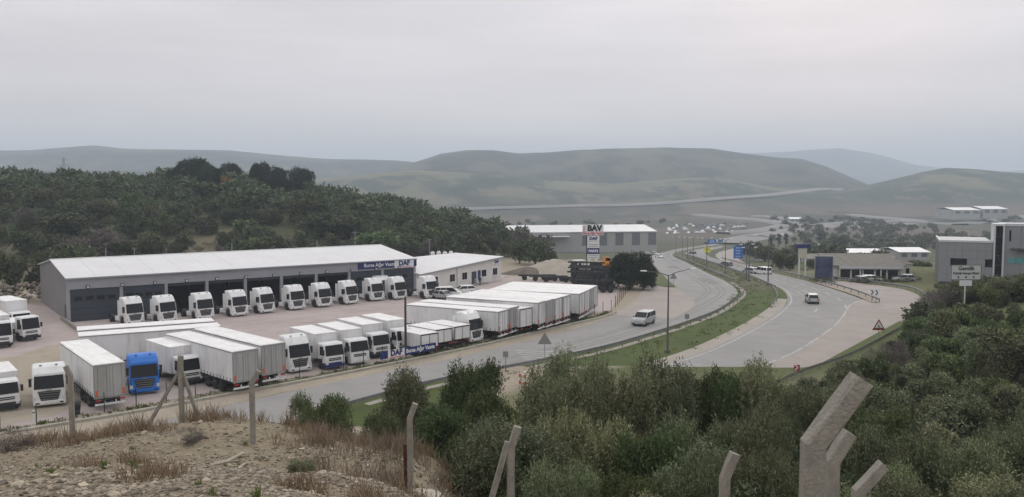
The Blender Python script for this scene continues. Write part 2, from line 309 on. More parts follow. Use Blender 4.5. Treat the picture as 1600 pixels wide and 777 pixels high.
# ------------------------------------------------------------------ ground sheet
def ground():
    az = np.concatenate([np.linspace(-180, -46, 68)[:-1], np.arange(-46, 46.01, .22), np.linspace(46, 180, 68)[1:]])
    r = np.concatenate([[.4], 1.2*np.exp(np.arange(0, 640)*.0142)])
    r = r[r < 9800]; A, R_ = np.meshgrid(np.radians(az), r)
    X = R_*np.sin(A); Y = R_*np.cos(A)
    Z = Hz(X, np.where(Y > 0, Y, 0)); Z = np.where(Y > 0, Z, camhill(X, Y))
    na = len(az); nr = len(r)
    I = np.arange(na*nr).reshape(nr, na)
    Q = np.stack([I[:-1, :-1], I[:-1, 1:], I[1:, 1:], I[1:, :-1]], -1).reshape(-1, 4)
    Q = Q[:, ::-1]
    # ground colours by zone, darkened in the wood gaps and behind ridges
    x, y = X.ravel(), Y.ravel(); n1 = fbm(x*.06, y*.06)+.5; n2 = fbm(x*.9, y*.9, 3)+.5
    rock = np.array([.22, .18, .13]); soil = np.array([.17, .14, .10]); dry = np.array([.24, .205, .145]); grass = np.array([.075, .10, .033])
    dust = np.array([.33, .285, .225]); scrub = np.array([.075, .08, .04]); field = np.array([.12, .115, .085]); wood = np.array([.042, .056, .044])
    lerp = lambda a, b, t: a*(1-t[:, None])+b*t[:, None]
    c = np.tile(dust, (len(x), 1))
    hill = np.clip(camhill(x, y)/3, 0, 1)
    base = lerp(np.tile(rock, (len(x), 1)), np.tile(dry, (len(x), 1)), ss(n2+.5*n1, .72, .98))
    brow = ss(y, 17, 23); base = lerp(base, np.tile(dry, (len(x), 1)), brow*.7)
    base = lerp(base, np.tile(grass*1.0, (len(x), 1)), ss(y, 24, 40)*.8); base = lerp(base, np.tile(np.array([.055, .062, .028]), (len(x), 1)), ss(x, 2, 7)*.95)  # right slope: dark litter tone that also deepens the shade under the trees
    c = lerp(c, base, ss(hill, .02, .3))
    c = lerp(c, np.tile(np.array([.05, .055, .026]), (len(x), 1)), ss(x-xr(y), 4, 8)*ss(y, 30, 60)*(1-ss(y, 150, 170)))  # dark litter colour, also deepens the shade in gaps between the trees
    c = lerp(c, np.tile(grass*.85+soil*.2, (len(x), 1)), ss(y-(70+1.15*(x+9)), -1, -6)*(1-ss(hill, .02, .3))*(y < 120)*(x > -14))
    lh = np.clip(lefthill(x, y)*(y > 100)/1.5, 0, 1)
    c = lerp(c, lerp(np.tile(scrub, (len(x), 1)), np.tile(dry*.62, (len(x), 1)), ss(n1, .42, .62)), lh)
    c = lerp(c, np.tile(grass*.7+soil*.45, (len(x), 1)), ss(x, 52, 62)*ss(y, 128, 140)*(1-ss(y, 205, 240)))
    mid = ss(y, 205, 240); midc = lerp(np.tile(grass*.75+soil*.2, (len(x), 1)), np.tile(field*.8, (len(x), 1)), ss(n1, .35, .6))
    c = lerp(c, midc, mid*(1-lh)); 
    fy = ss(y, 480, 800); n3 = fbm(x*.011, y*.006, 3)+.5; n4 = fbm(x*.004, y*.004, 4)+.5
    plain = lerp(np.tile(field*.78, (len(x), 1)), np.tile(np.array([.135, .112, .095]), (len(x), 1)), ss(n3, .40, .55))
    up = np.clip(farhill(x, y)/40, 0, 1)*(y > 800)
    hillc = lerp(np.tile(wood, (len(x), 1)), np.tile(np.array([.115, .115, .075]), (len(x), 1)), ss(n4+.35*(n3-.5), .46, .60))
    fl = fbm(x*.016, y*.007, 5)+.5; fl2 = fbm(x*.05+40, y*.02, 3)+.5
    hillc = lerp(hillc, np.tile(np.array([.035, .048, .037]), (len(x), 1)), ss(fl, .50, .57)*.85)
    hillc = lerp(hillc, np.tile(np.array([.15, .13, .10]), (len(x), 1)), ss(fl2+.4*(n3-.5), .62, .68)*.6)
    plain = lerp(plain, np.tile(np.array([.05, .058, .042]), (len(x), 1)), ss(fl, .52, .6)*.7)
    hillc = hillc*np.interp(y+60*fbm(x*.01, y*.01), [1000, 1640, 1760, 2480, 2700, 3300], [1.1, 1.35, .7, .95, .75, 1.1])[:, None]  # hill tone stepped by distance band, valleys darkened so the ridge folds show
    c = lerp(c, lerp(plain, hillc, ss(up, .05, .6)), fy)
    m = mat('terrain', (.3, .3, .3), .95, bump=.6, bscale=3, spec=.1)
    nn = m.node_tree.nodes; ll = m.node_tree.links
    at = nn.new('ShaderNodeAttribute'); at.attribute_name = 'soil'
    tcn = nn.new('ShaderNodeTexCoord'); z1 = nn.new('ShaderNodeTexNoise'); z1.inputs['Scale'].default_value = 2.6; z1.inputs['Detail'].default_value = 8; z1.inputs['Roughness'].default_value = .75
    ll.new(tcn.outputs['Object'], z1.inputs['Vector'])
    r1 = nn.new('ShaderNodeMapRange'); r1.inputs[1].default_value = .3; r1.inputs[2].default_value = .7; r1.inputs[3].default_value = .62; r1.inputs[4].default_value = 1.35; ll.new(z1.outputs[0], r1.inputs[0])
    vm = nn.new('ShaderNodeVectorMath'); vm.operation = 'SCALE'; ll.new(at.outputs['Color'], vm.inputs[0]); ll.new(r1.outputs[0], vm.inputs['Scale'])
    ll.new(vm.outputs[0], nn['Principled BSDF'].inputs['Base Color'])
    V = np.stack([x, y, Z.ravel()], -1)
    me = fast_mesh(V, Q, m, 'ground', True)
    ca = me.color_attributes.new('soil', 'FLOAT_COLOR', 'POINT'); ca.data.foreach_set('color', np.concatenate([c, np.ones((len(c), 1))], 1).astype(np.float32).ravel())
    structure('ground', me)
ground()

# ------------------------------------------------------------------ flat sheets: yard, roads, verges
def spline(pts, step=2.0):
    pts = [Vector(p) for p in pts]; o = []
    for i in range(len(pts)-1):
        a, b, c, d = pts[max(i-1, 0)], pts[i], pts[i+1], pts[min(i+2, len(pts)-1)]
        n = max(2, int((c-b).length/step))
        for k in range(n):
            t = k/n; o.append(.5*((2*b)+(c-a)*t+(2*a-5*b+4*c-d)*t*t+(3*b-a-3*c+d)*t**3))
    o.append(pts[-1]); return o
def resample(pts, n):
    d = [0]
    for a, b in zip(pts, pts[1:]): d.append(d[-1]+(b-a).length)
    t = np.linspace(0, d[-1], n); A = np.array([tuple(p) for p in pts])
    return np.stack([np.interp(t, d, A[:, k]) for k in range(3)], -1)
def ribbon(Lp, Rp, m, lift, name, cross=6, step=2., fn=Bz):
    l = spline(Lp, step); r = spline(Rp, step); n = max(len(l), len(r)); l = resample(l, n); r = resample(r, n)
    V = []
    for k in range(cross+1):
        t = k/cross; p = l*(1-t)+r*t; V.append(p)
    V = np.stack(V, 1).reshape(-1, 3); V[:, 2] = fn(V[:, 0], V[:, 1])+lift*(1+np.maximum(V[:, 1]-150, 0)/90)
    I = np.arange(n*(cross+1)).reshape(n, cross+1)
    Q = np.stack([I[:-1, :-1], I[1:, :-1], I[1:, 1:], I[:-1, 1:]], -1).reshape(-1, 4)
    me = fast_mesh(V, Q, m, name)
    if me.polygons[0].normal.z < 0: me.flip_normals()
    return me
def polysheet(pts, m, lift, name, cell=3.):
    bm = bmesh.new(); vs = [bm.verts.new((p[0], p[1], 0)) for p in pts]; f = bm.faces.new(vs)
    bmesh.ops.triangulate(bm, faces=[f])
    xs = [p[0] for p in pts]; ys = [p[1] for p in pts]
    for ax, lo, hi in ((0, min(xs), max(xs)), (1, min(ys), max(ys))):
        k = lo+cell
        while k < hi:
            bmesh.ops.bisect_plane(bm, geom=bm.verts[:]+bm.edges[:]+bm.faces[:], plane_co=(k, 0, 0) if ax == 0 else (0, k, 0), plane_no=(1, 0, 0) if ax == 0 else (0, 1, 0)); k += cell
    for v in bm.verts: v.co.z = float(Bz(v.co.x, v.co.y))+lift
    bmesh.ops.recalc_face_normals(bm, faces=bm.faces)
    me = bpy.data.meshes.new(name); bm.to_mesh(me); bm.free(); me.materials.append(m)
    if me.polygons[0].normal.z < 0: me.flip_normals()
    return me
def sheetmat(name, c1, c2, stain, rough=.9, s1=.05, s2=.6, bscale=8):
    m = mat(name, c1, rough, col2=c2, scale=s1, bump=.15, bscale=bscale, spec=.25, detail=8)
    n = m.node_tree.nodes; l = m.node_tree.links; b = n['Principled BSDF']; src = b.inputs['Base Color'].links[0].from_socket
    t = n.new('ShaderNodeTexCoord'); z = n.new('ShaderNodeTexNoise'); z.inputs['Scale'].default_value = s2; z.inputs['Detail'].default_value = 7; z.inputs['Roughness'].default_value = .7; z.inputs['Distortion'].default_value = .6
    l.new(t.outputs['Object'], z.inputs['Vector']); r = n.new('ShaderNodeMapRange'); r.inputs[1].default_value = .42; r.inputs[2].default_value = .72; r.inputs[4].default_value = .75; l.new(z.outputs[0], r.inputs[0])
    x = n.new('ShaderNodeMixRGB'); l.new(r.outputs[0], x.inputs[0]); l.new(src, x.inputs[1]); x.inputs[2].default_value = (*stain, 1); l.new(x.outputs[0], b.inputs['Base Color'])
    return m
yardm = sheetmat('yard_concrete', (.37, .315, .30), (.45, .385, .365), (.32, .28, .255), s1=.07, s2=.35)
sandm = sheetmat('yard_sand', (.32, .275, .215), (.38, .33, .265), (.26, .23, .18), s1=.1, s2=.5)
asph = sheetmat('worn_asphalt', (.265, .26, .25), (.315, .305, .295), (.235, .23, .22), s1=.06, s2=.3, bscale=30)
dustm = sheetmat('dusty_asphalt', (.32, .28, .255), (.37, .33, .30), (.27, .245, .225), s1=.09, s2=.3)
vergem = sheetmat('verge_grass', (.06, .085, .024), (.095, .115, .038), (.12, .105, .055), s1=.12, s2=.5)
medm = sheetmat('median_grass', (.048, .074, .014), (.078, .104, .022), (.05, .06, .02), s1=.15, s2=.9)
gravm = sheetmat('gravel_shoulder', (.32, .29, .25), (.38, .35, .31), (.25, .23, .19), s1=.3, s2=1.2)
paint = mat('road_paint', (.40, .40, .385), .8, var=.22, scale=1.2)
px = lambda lst, z=0: [P(u, v, z) for u, v in lst]
KERB = [(-160, 712), (0, 681), (60, 670), (170, 652), (260, 636), (350, 619), (450, 601), (560, 580), (660, 560), (750, 541), (830, 522), (900, 506), (940, 497), (962, 489)]
YB = [(-420, 700), (-160, 695), (60, 662), (350, 610), (560, 573), (750, 535), (880, 504), (955, 484), (966, 466), (968, 450), (960, 436), (920, 424), (860, 424), (800, 426), (600, 430), (110, 480), (0, 474), (-300, 478)]
structure('yard_pavement', polysheet(px(YB), yardm, .012, 'yard'))
structure('sandy_yard_patch', polysheet(px([(-300, 560), (-60, 566), (20, 558), (70, 542), (108, 536), (150, 534), (128, 560), (130, 590), (140, 632), (60, 655), (-160, 690), (-420, 690)]), sandm, .018, 'sand'))
structure('sandy_ground', polysheet(px([(800, 426), (860, 423), (925, 424), (958, 436), (950, 445), (905, 438), (860, 437), (800, 433), (782, 436)]), sandm, .019, 'sand'))
structure('road_shoulder', polysheet(px([(-160, 716), (0, 685), (350, 622), (560, 583), (750, 544), (900, 509), (962, 490), (1000, 478), (1012, 462), (1010, 472), (960, 505), (900, 522), (800, 545), (700, 568), (560, 595), (450, 612), (350, 634), (0, 730)]), sandm, .021, 'shoulder'))
# carriageways: edges traced on the ground
LA = [GB(*p) for p in [(-150, 742), (100, 694), (350, 636), (450, 613), (560, 590), (700, 562), (800, 539), (900, 514), (960, 494), (1010, 474), (1040, 462), (1058, 450), (1044, 438), (1030, 424), (1016, 411), (1015, 402), (1035, 395), (1062, 389), (1095, 384.5), (1130, 380)]]
LB = [GB(*p) for p in [(50, 800), (250, 725), (400, 676), (480, 651), (560, 629), (640, 607), (720, 590), (800, 575), (880, 559), (945, 544), (1000, 528), (1060, 509), (1115, 487), (1147, 466), (1152, 455), (1135, 441), (1105, 427), (1075, 412), (1053, 402), (1053, 396.5), (1070, 391.5), (1100, 386.5), (1130, 382)]]
structure('left_carriageway', ribbon(LA, LB, asph, .03, 'road'))
RA = [GB(*p) for p in [(700, 720), (850, 650), (960, 600), (1035, 572), (1100, 550), (1150, 527), (1195, 502), (1222, 482), (1231, 468), (1222, 453), (1195, 441), (1160, 427), (1120, 413), (1085, 402), (1070, 397.5), (1080, 392.5), (1105, 388), (1130, 384)]]
RB = [GB(*p) for p in [(900, 800), (1060, 690), (1150, 632), (1205, 598), (1250, 578), (1310, 553), (1350, 530), (1372, 507), (1372, 484), (1350, 470), (1310, 455), (1265, 441), (1220, 430), (1170, 419), (1125, 407), (1104, 399), (1106, 393.5), (1130, 387)]]
structure('right_carriageway', ribbon(RA, RB, asph, .03, 'road'))
EDGE = [(1120, 606), (1190, 573), (1217, 562), (1247, 548), (1276, 530), (1306, 508), (1320, 490), (1330, 476), (1350, 469), (1372, 468), (1345, 459), (1310, 450), (1270, 442)]
structure('side_road', ribbon([GB(*p) for p in EDGE], [GB(*p) for p in [(1185, 612), (1225, 596), (1262, 583), (1320, 562), (1375, 532), (1420, 504), (1440, 480), (1441, 468), (1432, 460), (1415, 453.5), (1390, 449), (1350, 444), (1290, 437.5)]], dustm, .044, 'road'))
structure('slip_road', ribbon([GB(*p) for p in [(955, 492), (985, 476), (1000, 460), (1000, 448), (985, 430), (975, 412), (985, 400), (1010, 393)]],
    [GB(*p) for p in [(1050, 500), (1085, 478), (1075, 462), (1055, 451), (1030, 449), (1005, 446), (1000, 405), (1018, 397)]], dustm, .05, 'road'))
structure('exit_lane', ribbon([GB(*p) for p in [(1125, 407), (1118, 400), (1125, 394), (1150, 388)]], [GB(*p) for p in [(1190, 424), (1160, 409), (1150, 399), (1165, 391)]], dustm, .03, 'road'))
med = [*LB[4:], *[p for p in RA[::-1]][:-1]]
structure('far_median', polysheet([(p.x, p.y) for p in spline(LB[14:], 3)]+[(p.x, p.y) for p in spline(RA[9:], 3)[::-1]], sheetmat('rough_median', (.07, .078, .035), (.10, .10, .05), (.13, .115, .075), s1=.15, s2=.6), .024, 'median'))
structure('median_grass', polysheet([(p.x, p.y) for p in spline(LB[2:], 3)]+[(p.x, p.y) for p in spline(RA[1:], 3)[::-1]], medm, .016, 'median'))
structure('gravel_shoulder', ribbon([p+Vector((-1.6, 1.2, 0)) for p in RA[3:9]], RA[3:9], gravm, .024, 'shoulder', cross=1))
structure('traffic_island', polysheet([(p.x, p.y) for p in spline([GB(*p) for p in [(1056, 449), (1043, 438), (1028, 424), (1015, 412), (1004, 412), (1001, 430), (1004, 445), (1056, 449)]], 3)[:-1]], vergem, .1, 'island'))
structure('road_wedge_island', polysheet([(p.x, p.y) for p in [GB(*p) for p in [(1372, 474), (1362, 474), (1340, 464), (1300, 451), (1270, 442), (1310, 449), (1345, 458), (1370, 467)]]], sandm, .12, 'island'))
structure('verge', polysheet(px([(100, 662), (260, 632), (350, 614), (560, 575), (750, 537), (880, 506), (950, 489), (940, 496), (900, 505), (750, 540), (560, 579), (350, 618), (200, 645)]), vergem, .028, 'verge'))
# lane markings
def along(A, B, t):
    n = 240; a = resample(spline(A), n); b = resample(spline(B), n); return a*(1-t)+b*t
def marking(name, A, B, t, w, dash=None, i0=0, i1=240, lift=.05):
    p = along(A, B, t)[i0:i1]; p = resample([Vector(q) for q in p], int(sum(np.linalg.norm(np.diff(p, axis=0), axis=1))/.75)+2)
    d = np.gradient(p[:, :2], axis=0); d /= np.linalg.norm(d, axis=1)[:, None]+1e-9; nrm = np.stack([-d[:, 1], d[:, 0]], -1)*w/2
    V = []; Q = []; acc = 0
    for k in range(len(p)-1):
        s = k*.75
        if dash and (s % (dash[0]+dash[1])) > dash[0]: continue
        if dash is None and rng.random() < .04: continue
        o = len(V)
        for q, m_ in ((k, -1), (k+1, -1), (k+1, 1), (k, 1)):
            x, y = p[q, :2]+m_*nrm[q]; V.append((x, y, float(Bz(x, y))+lift*(1+max(y-150, 0)/90)))
        Q.append((o, o+3, o+2, o+1))
    me = fast_mesh(V, Q, paint, 'marking')
    if me.polygons[0].normal.z < 0: me.flip_normals()
    structure(name, me)
marking('edge_marking', RA, RB, .045, .22)
marking('lane_marking', RA, RB, .36, .26, (3, 6), 40, 210)
marking('lane_marking', RA, RB, .66, .26, (3, 6), 40, 210)
_e = [GB(*p) for p in EDGE[:9]]; marking('edge_marking', _e, _e, .5, .24, (7, 1.5), 0, 240, .058)
marking('edge_marking', LA, LB, .94, .2, None, 60, 240)
marking('lane_marking', LA, LB, .62, .22, (3, 7), 60, 230)
trk = mat('tyre_track', (.225, .22, .212), .85, var=.1, scale=.6); ptc = mat('asphalt_repair', (.20, .197, .19), .9, var=.12, scale=1.2)
def strip(name, A, B, t, w, m, i0, i1, lift=.038):
    p = along(A, B, t)[i0:i1]; d = np.gradient(p[:, :2], axis=0); d /= np.linalg.norm(d, axis=1)[:, None]+1e-9; nn = np.stack([-d[:, 1], d[:, 0], d[:, 0]*0], -1)*w/2
    wob = (fbm(np.arange(len(p))*.13, np.arange(len(p))*.07+t*9)*.5)[:, None]*nn/(w/2)
    structure(name, ribbon([Vector(q) for q in (p-nn+wob)[::4]], [Vector(q) for q in (p+nn+wob)[::4]], m, lift, name, cross=1))
for t_ in (.15, .27, .43, .56, .72, .84):
    strip('tyre_track', RA, RB, t_, .45, trk, 50, 200, .037)
for t_ in (.5, .57, .72, .8): strip('tyre_track', LA, LB, t_, .5, trk, 20, 225, .037)
for A_, B_, t_, a_, w_ in ((RA, RB, .5, 82, 3.2), (RA, RB, .78, 100, 2.6), (LA, LB, .7, 60, 2.8), (LA, LB, .45, 90, 3.2), (LA, LB, .8, 118, 2.4), (RA, RB, .22, 112, 2.8)): strip('asphalt_patch', A_, B_, t_, w_, ptc, a_, a_+9, .0415)
structure('rail_footing', ribbon([p+Vector((.55, -.55, 0)) for p in LB[4:16]], [p+Vector((1.15, -1.15, 0)) for p in LB[4:16]], gravm, .032, 'footing', cross=1))
for k, pl_ in enumerate(([(380, 520), (520, 500), (640, 487), (740, 468)], [(360, 512), (500, 494), (620, 481), (720, 463)], [(420, 505), (560, 505), (640, 520)], [(0, 560), (120, 530), (260, 512), (420, 500)], [(20, 548), (130, 522), (300, 505)])):
    q_ = spline(px(pl_), 2); structure('tyre_track', ribbon(q_, [a_+Vector((.12, .42, 0)) for a_ in q_], mat('yard_track', (.315, .27, .25), .9, var=.1, scale=.5), .0235, 'track', cross=1))
for k in range(5):
    a, b = GB(805+k*3, 548+k*3.3), GB(878-k*2, 551+k*3.2)
    structure('hatching_marking', ribbon([a, b], [a+Vector((.1, -.35, 0)), b+Vector((.1, -.35, 0))], paint, .05, 'hatch', cross=1))
# kerb along the yard
kp = resample(spline(px(KERB), 2), 60); kb = MB(); rings = []
for k in range(len(kp)):
    d = kp[min(k+1, 59)]-kp[max(k-1, 0)]; nn = Vector((-d[1], d[0], 0)).normalized(); p = Vector(kp[k])
    rings.append([p+nn*.22+Vector((0, 0, -.1)), p+nn*.20+Vector((0, 0, .22)), p-nn*.20+Vector((0, 0, .2)), p-nn*.22+Vector((0, 0, -.1))])
kb.loft(rings); structure('kerb', kb.mesh(mat('kerb_concrete', (.33, .31, .26), .9, var=.2, scale=1)))
# ------------------------------------------------------------------ vehicles
_wc = {}
def wheel(r, w):
    if (r, w) not in _wc:
        t = MB().lathe([(r*.58, -w/2), (r*.93, -w/2), (r, -w*.36), (r, w*.36), (r*.93, w/2), (r*.58, w/2)], 18).mesh(rubber, True)
        q = MB().lathe([(r*.585, -w*.46), (r*.5, -w*.40), (r*.2, -w*.30), (.02, -w*.52), (.02, w*.52), (r*.2, w*.30), (r*.5, w*.40), (r*.585, w*.46)], 14).mesh(rimm)
        _wc[(r, w)] = (t, q)
    return _wc[(r, w)]
def W_(x, y, r, w):
    t, q = wheel(r, w); return ('wheel', t, (x, y, r), (0, 0, 0), [('rim', q)])
def quad_panel(pts, th, m):                            # a thin plate over four corners
    a, b, c, d = [Vector(p) for p in pts]; n = (b-a).cross(d-a).normalized()*th
    return MB().loft([[a, b, c, d], [a+n, b+n, c+n, d+n]]).mesh(m)
def shield(x0, z0, x1, z1, w0, w1, bow, m, th=.02, n=6):   # bowed glass across the front
    V = []; 
    mb = MB(); lo = []; hi = []
    for k in range(n+1):
        t = 2*k/n-1; lo.append(Vector((x0-bow*t*t, t*w0/2, z0))); hi.append(Vector((x1-bow*t*t, t*w1/2, z1)))
    off = Vector((th, 0, th*.4))
    for k in range(n): mb.loft([[lo[k], lo[k+1], hi[k+1], hi[k]], [lo[k]+off, lo[k+1]+off, hi[k+1]+off, hi[k]+off]])
    return mb.mesh(m, False)
CACHE = {}
def tractor_spec(paintm, style='a'):
    key = ('tractor', paintm.name, style)
    if key in CACHE: return CACHE[key]
    top = {'a': 3.75, 'b': 3.6, 'c': 3.55, 'd': 3.2}[style]
    prof = [(-.02, .55), (.0, 1.05), (-.02, 1.62), (-.30, 2.72), (-.42, 2.95), (-.42-(top-2.95)*.55, top-.18), (-.75-(top-2.95)*.6, top), (-2.15, top-.02), (-2.2, top-.1), (-2.2, 1.0), (-2.02, .98), (-1.93, 1.12), (-1.62, 1.24), (-1.2, 1.24), (-.9, 1.08), (-.82, .72), (-.8, .5)]
    S = [('cab_body', MB().prism(prof, 2.5, .11).mesh(paintm))]
    S.append(('windshield', shield(-.0, 1.64, -.265, 2.72, 2.3, 2.2, .03, glass)))
    S.append(('sun_visor', shield(-.22, 2.72, -.24, 2.88, 2.24, 2.2, .06, dark if style in 'ab' else paintm, .06)))
    g = MB().loft([[(.0, -.62, .56), (.0, .62, .56), (.0, .88, 1.46), (.0, -.88, 1.46)], [(.035, -.62, .56), (.035, .62, .56), (.035, .88, 1.46), (.035, -.88, 1.46)]]).mesh(dark)
    slats = []
    for k in range(4):
        slats.append(('slat', MB().bar((.05, -.80+.06*k, 1.35-.2*k), (.05, .80-.06*k, 1.35-.2*k), .03, .045).mesh(rimm)))
    S.append(('grille', g, (0, 0, 0), (0, 0, 0), slats))
    S.append(('badge', MB().box(.0, .03, -.2, .2, 1.49, 1.57).mesh(rimm)))
    S.append(('bumper', MB().prism([(-.7, .28), (.05, .28), (.09, .42), (.08, .62), (-.02, .66), (-.75, .62)], 2.5, .08).mesh(paintm)))
    for s in (-1, 1):
        S.append(('headlight', MB().box(.0, .06, s*1.12-.14, s*1.12+.10, .66, .98).mesh(lampw)))
        S.append(('fog_light', MB().box(.06, .10, s*.9-.14, s*.9+.14, .38, .50).mesh(dark)))
        y = s*1.245
        S.append(('side_window', quad_panel([(-.45, y, 1.72), (-1.18, y, 1.66), (-1.18, y, 2.5), (-.62, y, 2.52)][::s], .012, glass)))
        S.append(('door_handle', MB().box(-1.15, -1.0, min(y, y+s*.03), max(y, y+s*.03), 1.42, 1.47).mesh(dark)))
        S.append(('mirror', MB().box(-.42, -.27, s*1.42-.11, s*1.42+.11, 1.85, 2.55).box(-.38, -.32, min(s*1.22, s*1.42), max(s*1.22, s*1.42), 2.5, 2.54).mesh(dark)))
        S.append(('step', MB().box(-.78, -.3, s*1.2-.06, s*1.2+.05, .36, .48).mesh(dark)))
        S.append(('side_fairing', MB().box(-2.75, -2.25, s*1.2-.03, s*1.2+.03, 1.0, top-.5).mesh(paintm)))
        S.append(('fuel_tank', MB().prism([(-3.7, .42), (-2.35, .42), (-2.3, .5), (-2.3, 1.0), (-3.75, 1.0), (-3.75, .5)], .5, .08, y0=s*.98).mesh(paintm if style == 'a' else steel)))
        S.append(('mudguard', MB().loft([[(-5.15+.66*cos(t), yy, .52+.66*sin(t)), (-5.15+.62*cos(t), yy, .52+.62*sin(t)), (-5.15+.62*cos(t), yy+.55, .52+.62*sin(t)), (-5.15+.66*cos(t), yy+.55, .52+.66*sin(t))] for t in np.linspace(.3, 2.85, 9) for yy in [s*1.0-.27]]).mesh(dark)))
        S.append(W_(-1.42, s*1.07, .51, .32)); S.append(W_(-5.15, s*.98, .51, .52))
        S.append(('tail_light', MB().box(-6.03, -5.98, s*.9-.2, s*.9+.2, .72, .88).mesh(redl)))
    S.append(('chassis_frame', MB().box(-6, -.6, -.45, -.35, .62, .9).box(-6, -.6, .35, .45, .62, .9).box(-6, -5.9, -.6, .6, .62, .86).box(-2.4, -2.3, -1., 1., .6, .9).box(-3.9, -3.8, -.5, .5, .66, .84).mesh(chas)))
    S.append(('fifth_wheel', MB().box(-5.3, -4.3, -.45, .45, .95, 1.12).mesh(chas)))
    for s in (-1, 1): S.append(('roof_light', MB().box(-.86, -.8, s*.6-.1, s*.6+.1, top-.06, top+.03).mesh(dark)))
    CACHE[key] = S; return S
def trailer_spec(kind='curtain', L_=13.6, top=4.0, rearm=None):
    key = ('trailer', kind, L_, top, rearm.name if rearm else '')
    if key in CACHE: return CACHE[key]
    w = 1.275; fl = 1.18; rearm = rearm or doorg; S = []
    S.append(('cargo_body', MB().box(.06, L_, -w+.02, w-.02, fl, top-.05).mesh(curtain)))
    S.append(('roof', MB().loft([[(0, -w, top-.05), (0, -w+.1, top+.015), (0, w-.1, top+.015), (0, w, top-.05)], [(L_, -w, top-.05), (L_, -w+.1, top+.015), (L_, w-.1, top+.015), (L_, w, top-.05)]]).mesh(roofw)))
    S.append(('rear_frame', MB().box(-.03, .06, -w, -w+.09, fl-.1, top-.05).box(-.03, .06, w-.09, w, fl-.1, top-.05).box(-.03, .06, -w+.09, w-.09, top-.2, top-.05).box(-.03, .06, -w+.09, w-.09, fl-.1, fl+.04).mesh(steel if kind != 'box' else dark)))
    for s in (-1, 1):
        rods = [('lock_rod', MB().tube((-.03, s*k, fl+.06), (-.03, s*k, top-.22), .02, n=6).mesh(steel)) for k in ((.25, .95) if kind == 'curtain' else (.2,))]
        S.append(('rear_door', MB().box(-.01, .06, min(s*.01, s*(w-.1)), max(s*.01, s*(w-.1)), fl+.05, top-.21).mesh(rearm), (0, 0, 0), (0, 0, 0), rods))
        if kind == 'curtain':
            S.append(('warning_board', MB().box(-.04, -.012, s*1.04-.11, s*1.04+.11, fl+.1, fl+.62).mesh(orange)))
        st = MB()
        for k in np.arange(.5, L_-.2, .62):
            y = s*(w-.012); st.box(k-.025, k+.025, min(y, y+s*.03), max(y, y+s*.03), fl-.16, fl+.34)
        S.append(('curtain_straps', st.mesh(dark)))
        S.append(('side_rail', MB().box(0, L_, s*w-.03, s*w+.015, fl-.08, fl+.03).mesh(dark)))
        S.append(('top_rail', MB().box(.06, L_-.02, s*w-.025, s*w+.012, top-.15, top-.06).mesh(steel)))
        S.append(('tail_light', MB().box(-.06, .0, s*.95-.22, s*.95+.22, .86, 1.0).mesh(redl)))
        S.append(('landing_leg', MB().box(L_-3.2, L_-3.05, s*.75-.08, s*.75+.08, .1, fl).box(L_-3.3, L_-2.95, s*.75-.16, s*.75+.16, 0, .1).mesh(chas)))
        for x in (2.4, 3.7, 5.0): S.append(W_(x, s*1.05, .5, .38))
        S.append(('side_guard', MB().box(6.2, L_-3.6, s*1.2-.02, s*1.2+.02, .85, .98).box(6.2, L_-3.6, s*1.2-.02, s*1.2+.02, .55, .66).mesh(steel)))
    S.append(('chassis_frame', MB().box(.1, L_-.5, -.5, -.38, .82, fl-.02).box(.1, L_-.5, .38, .5, .82, fl-.02).box(2.3, 5.1, -.9, .9, .44, .56).mesh(chas)))
    S.append(('underrun_bumper', MB().box(-.02, .1, -1.2, 1.2, .5, .66).box(.0, .1, -.5, -.4, .66, .85).box(0, .1, .4, .5, .66, .85).mesh(white_s)))
    CACHE[key] = S; return S
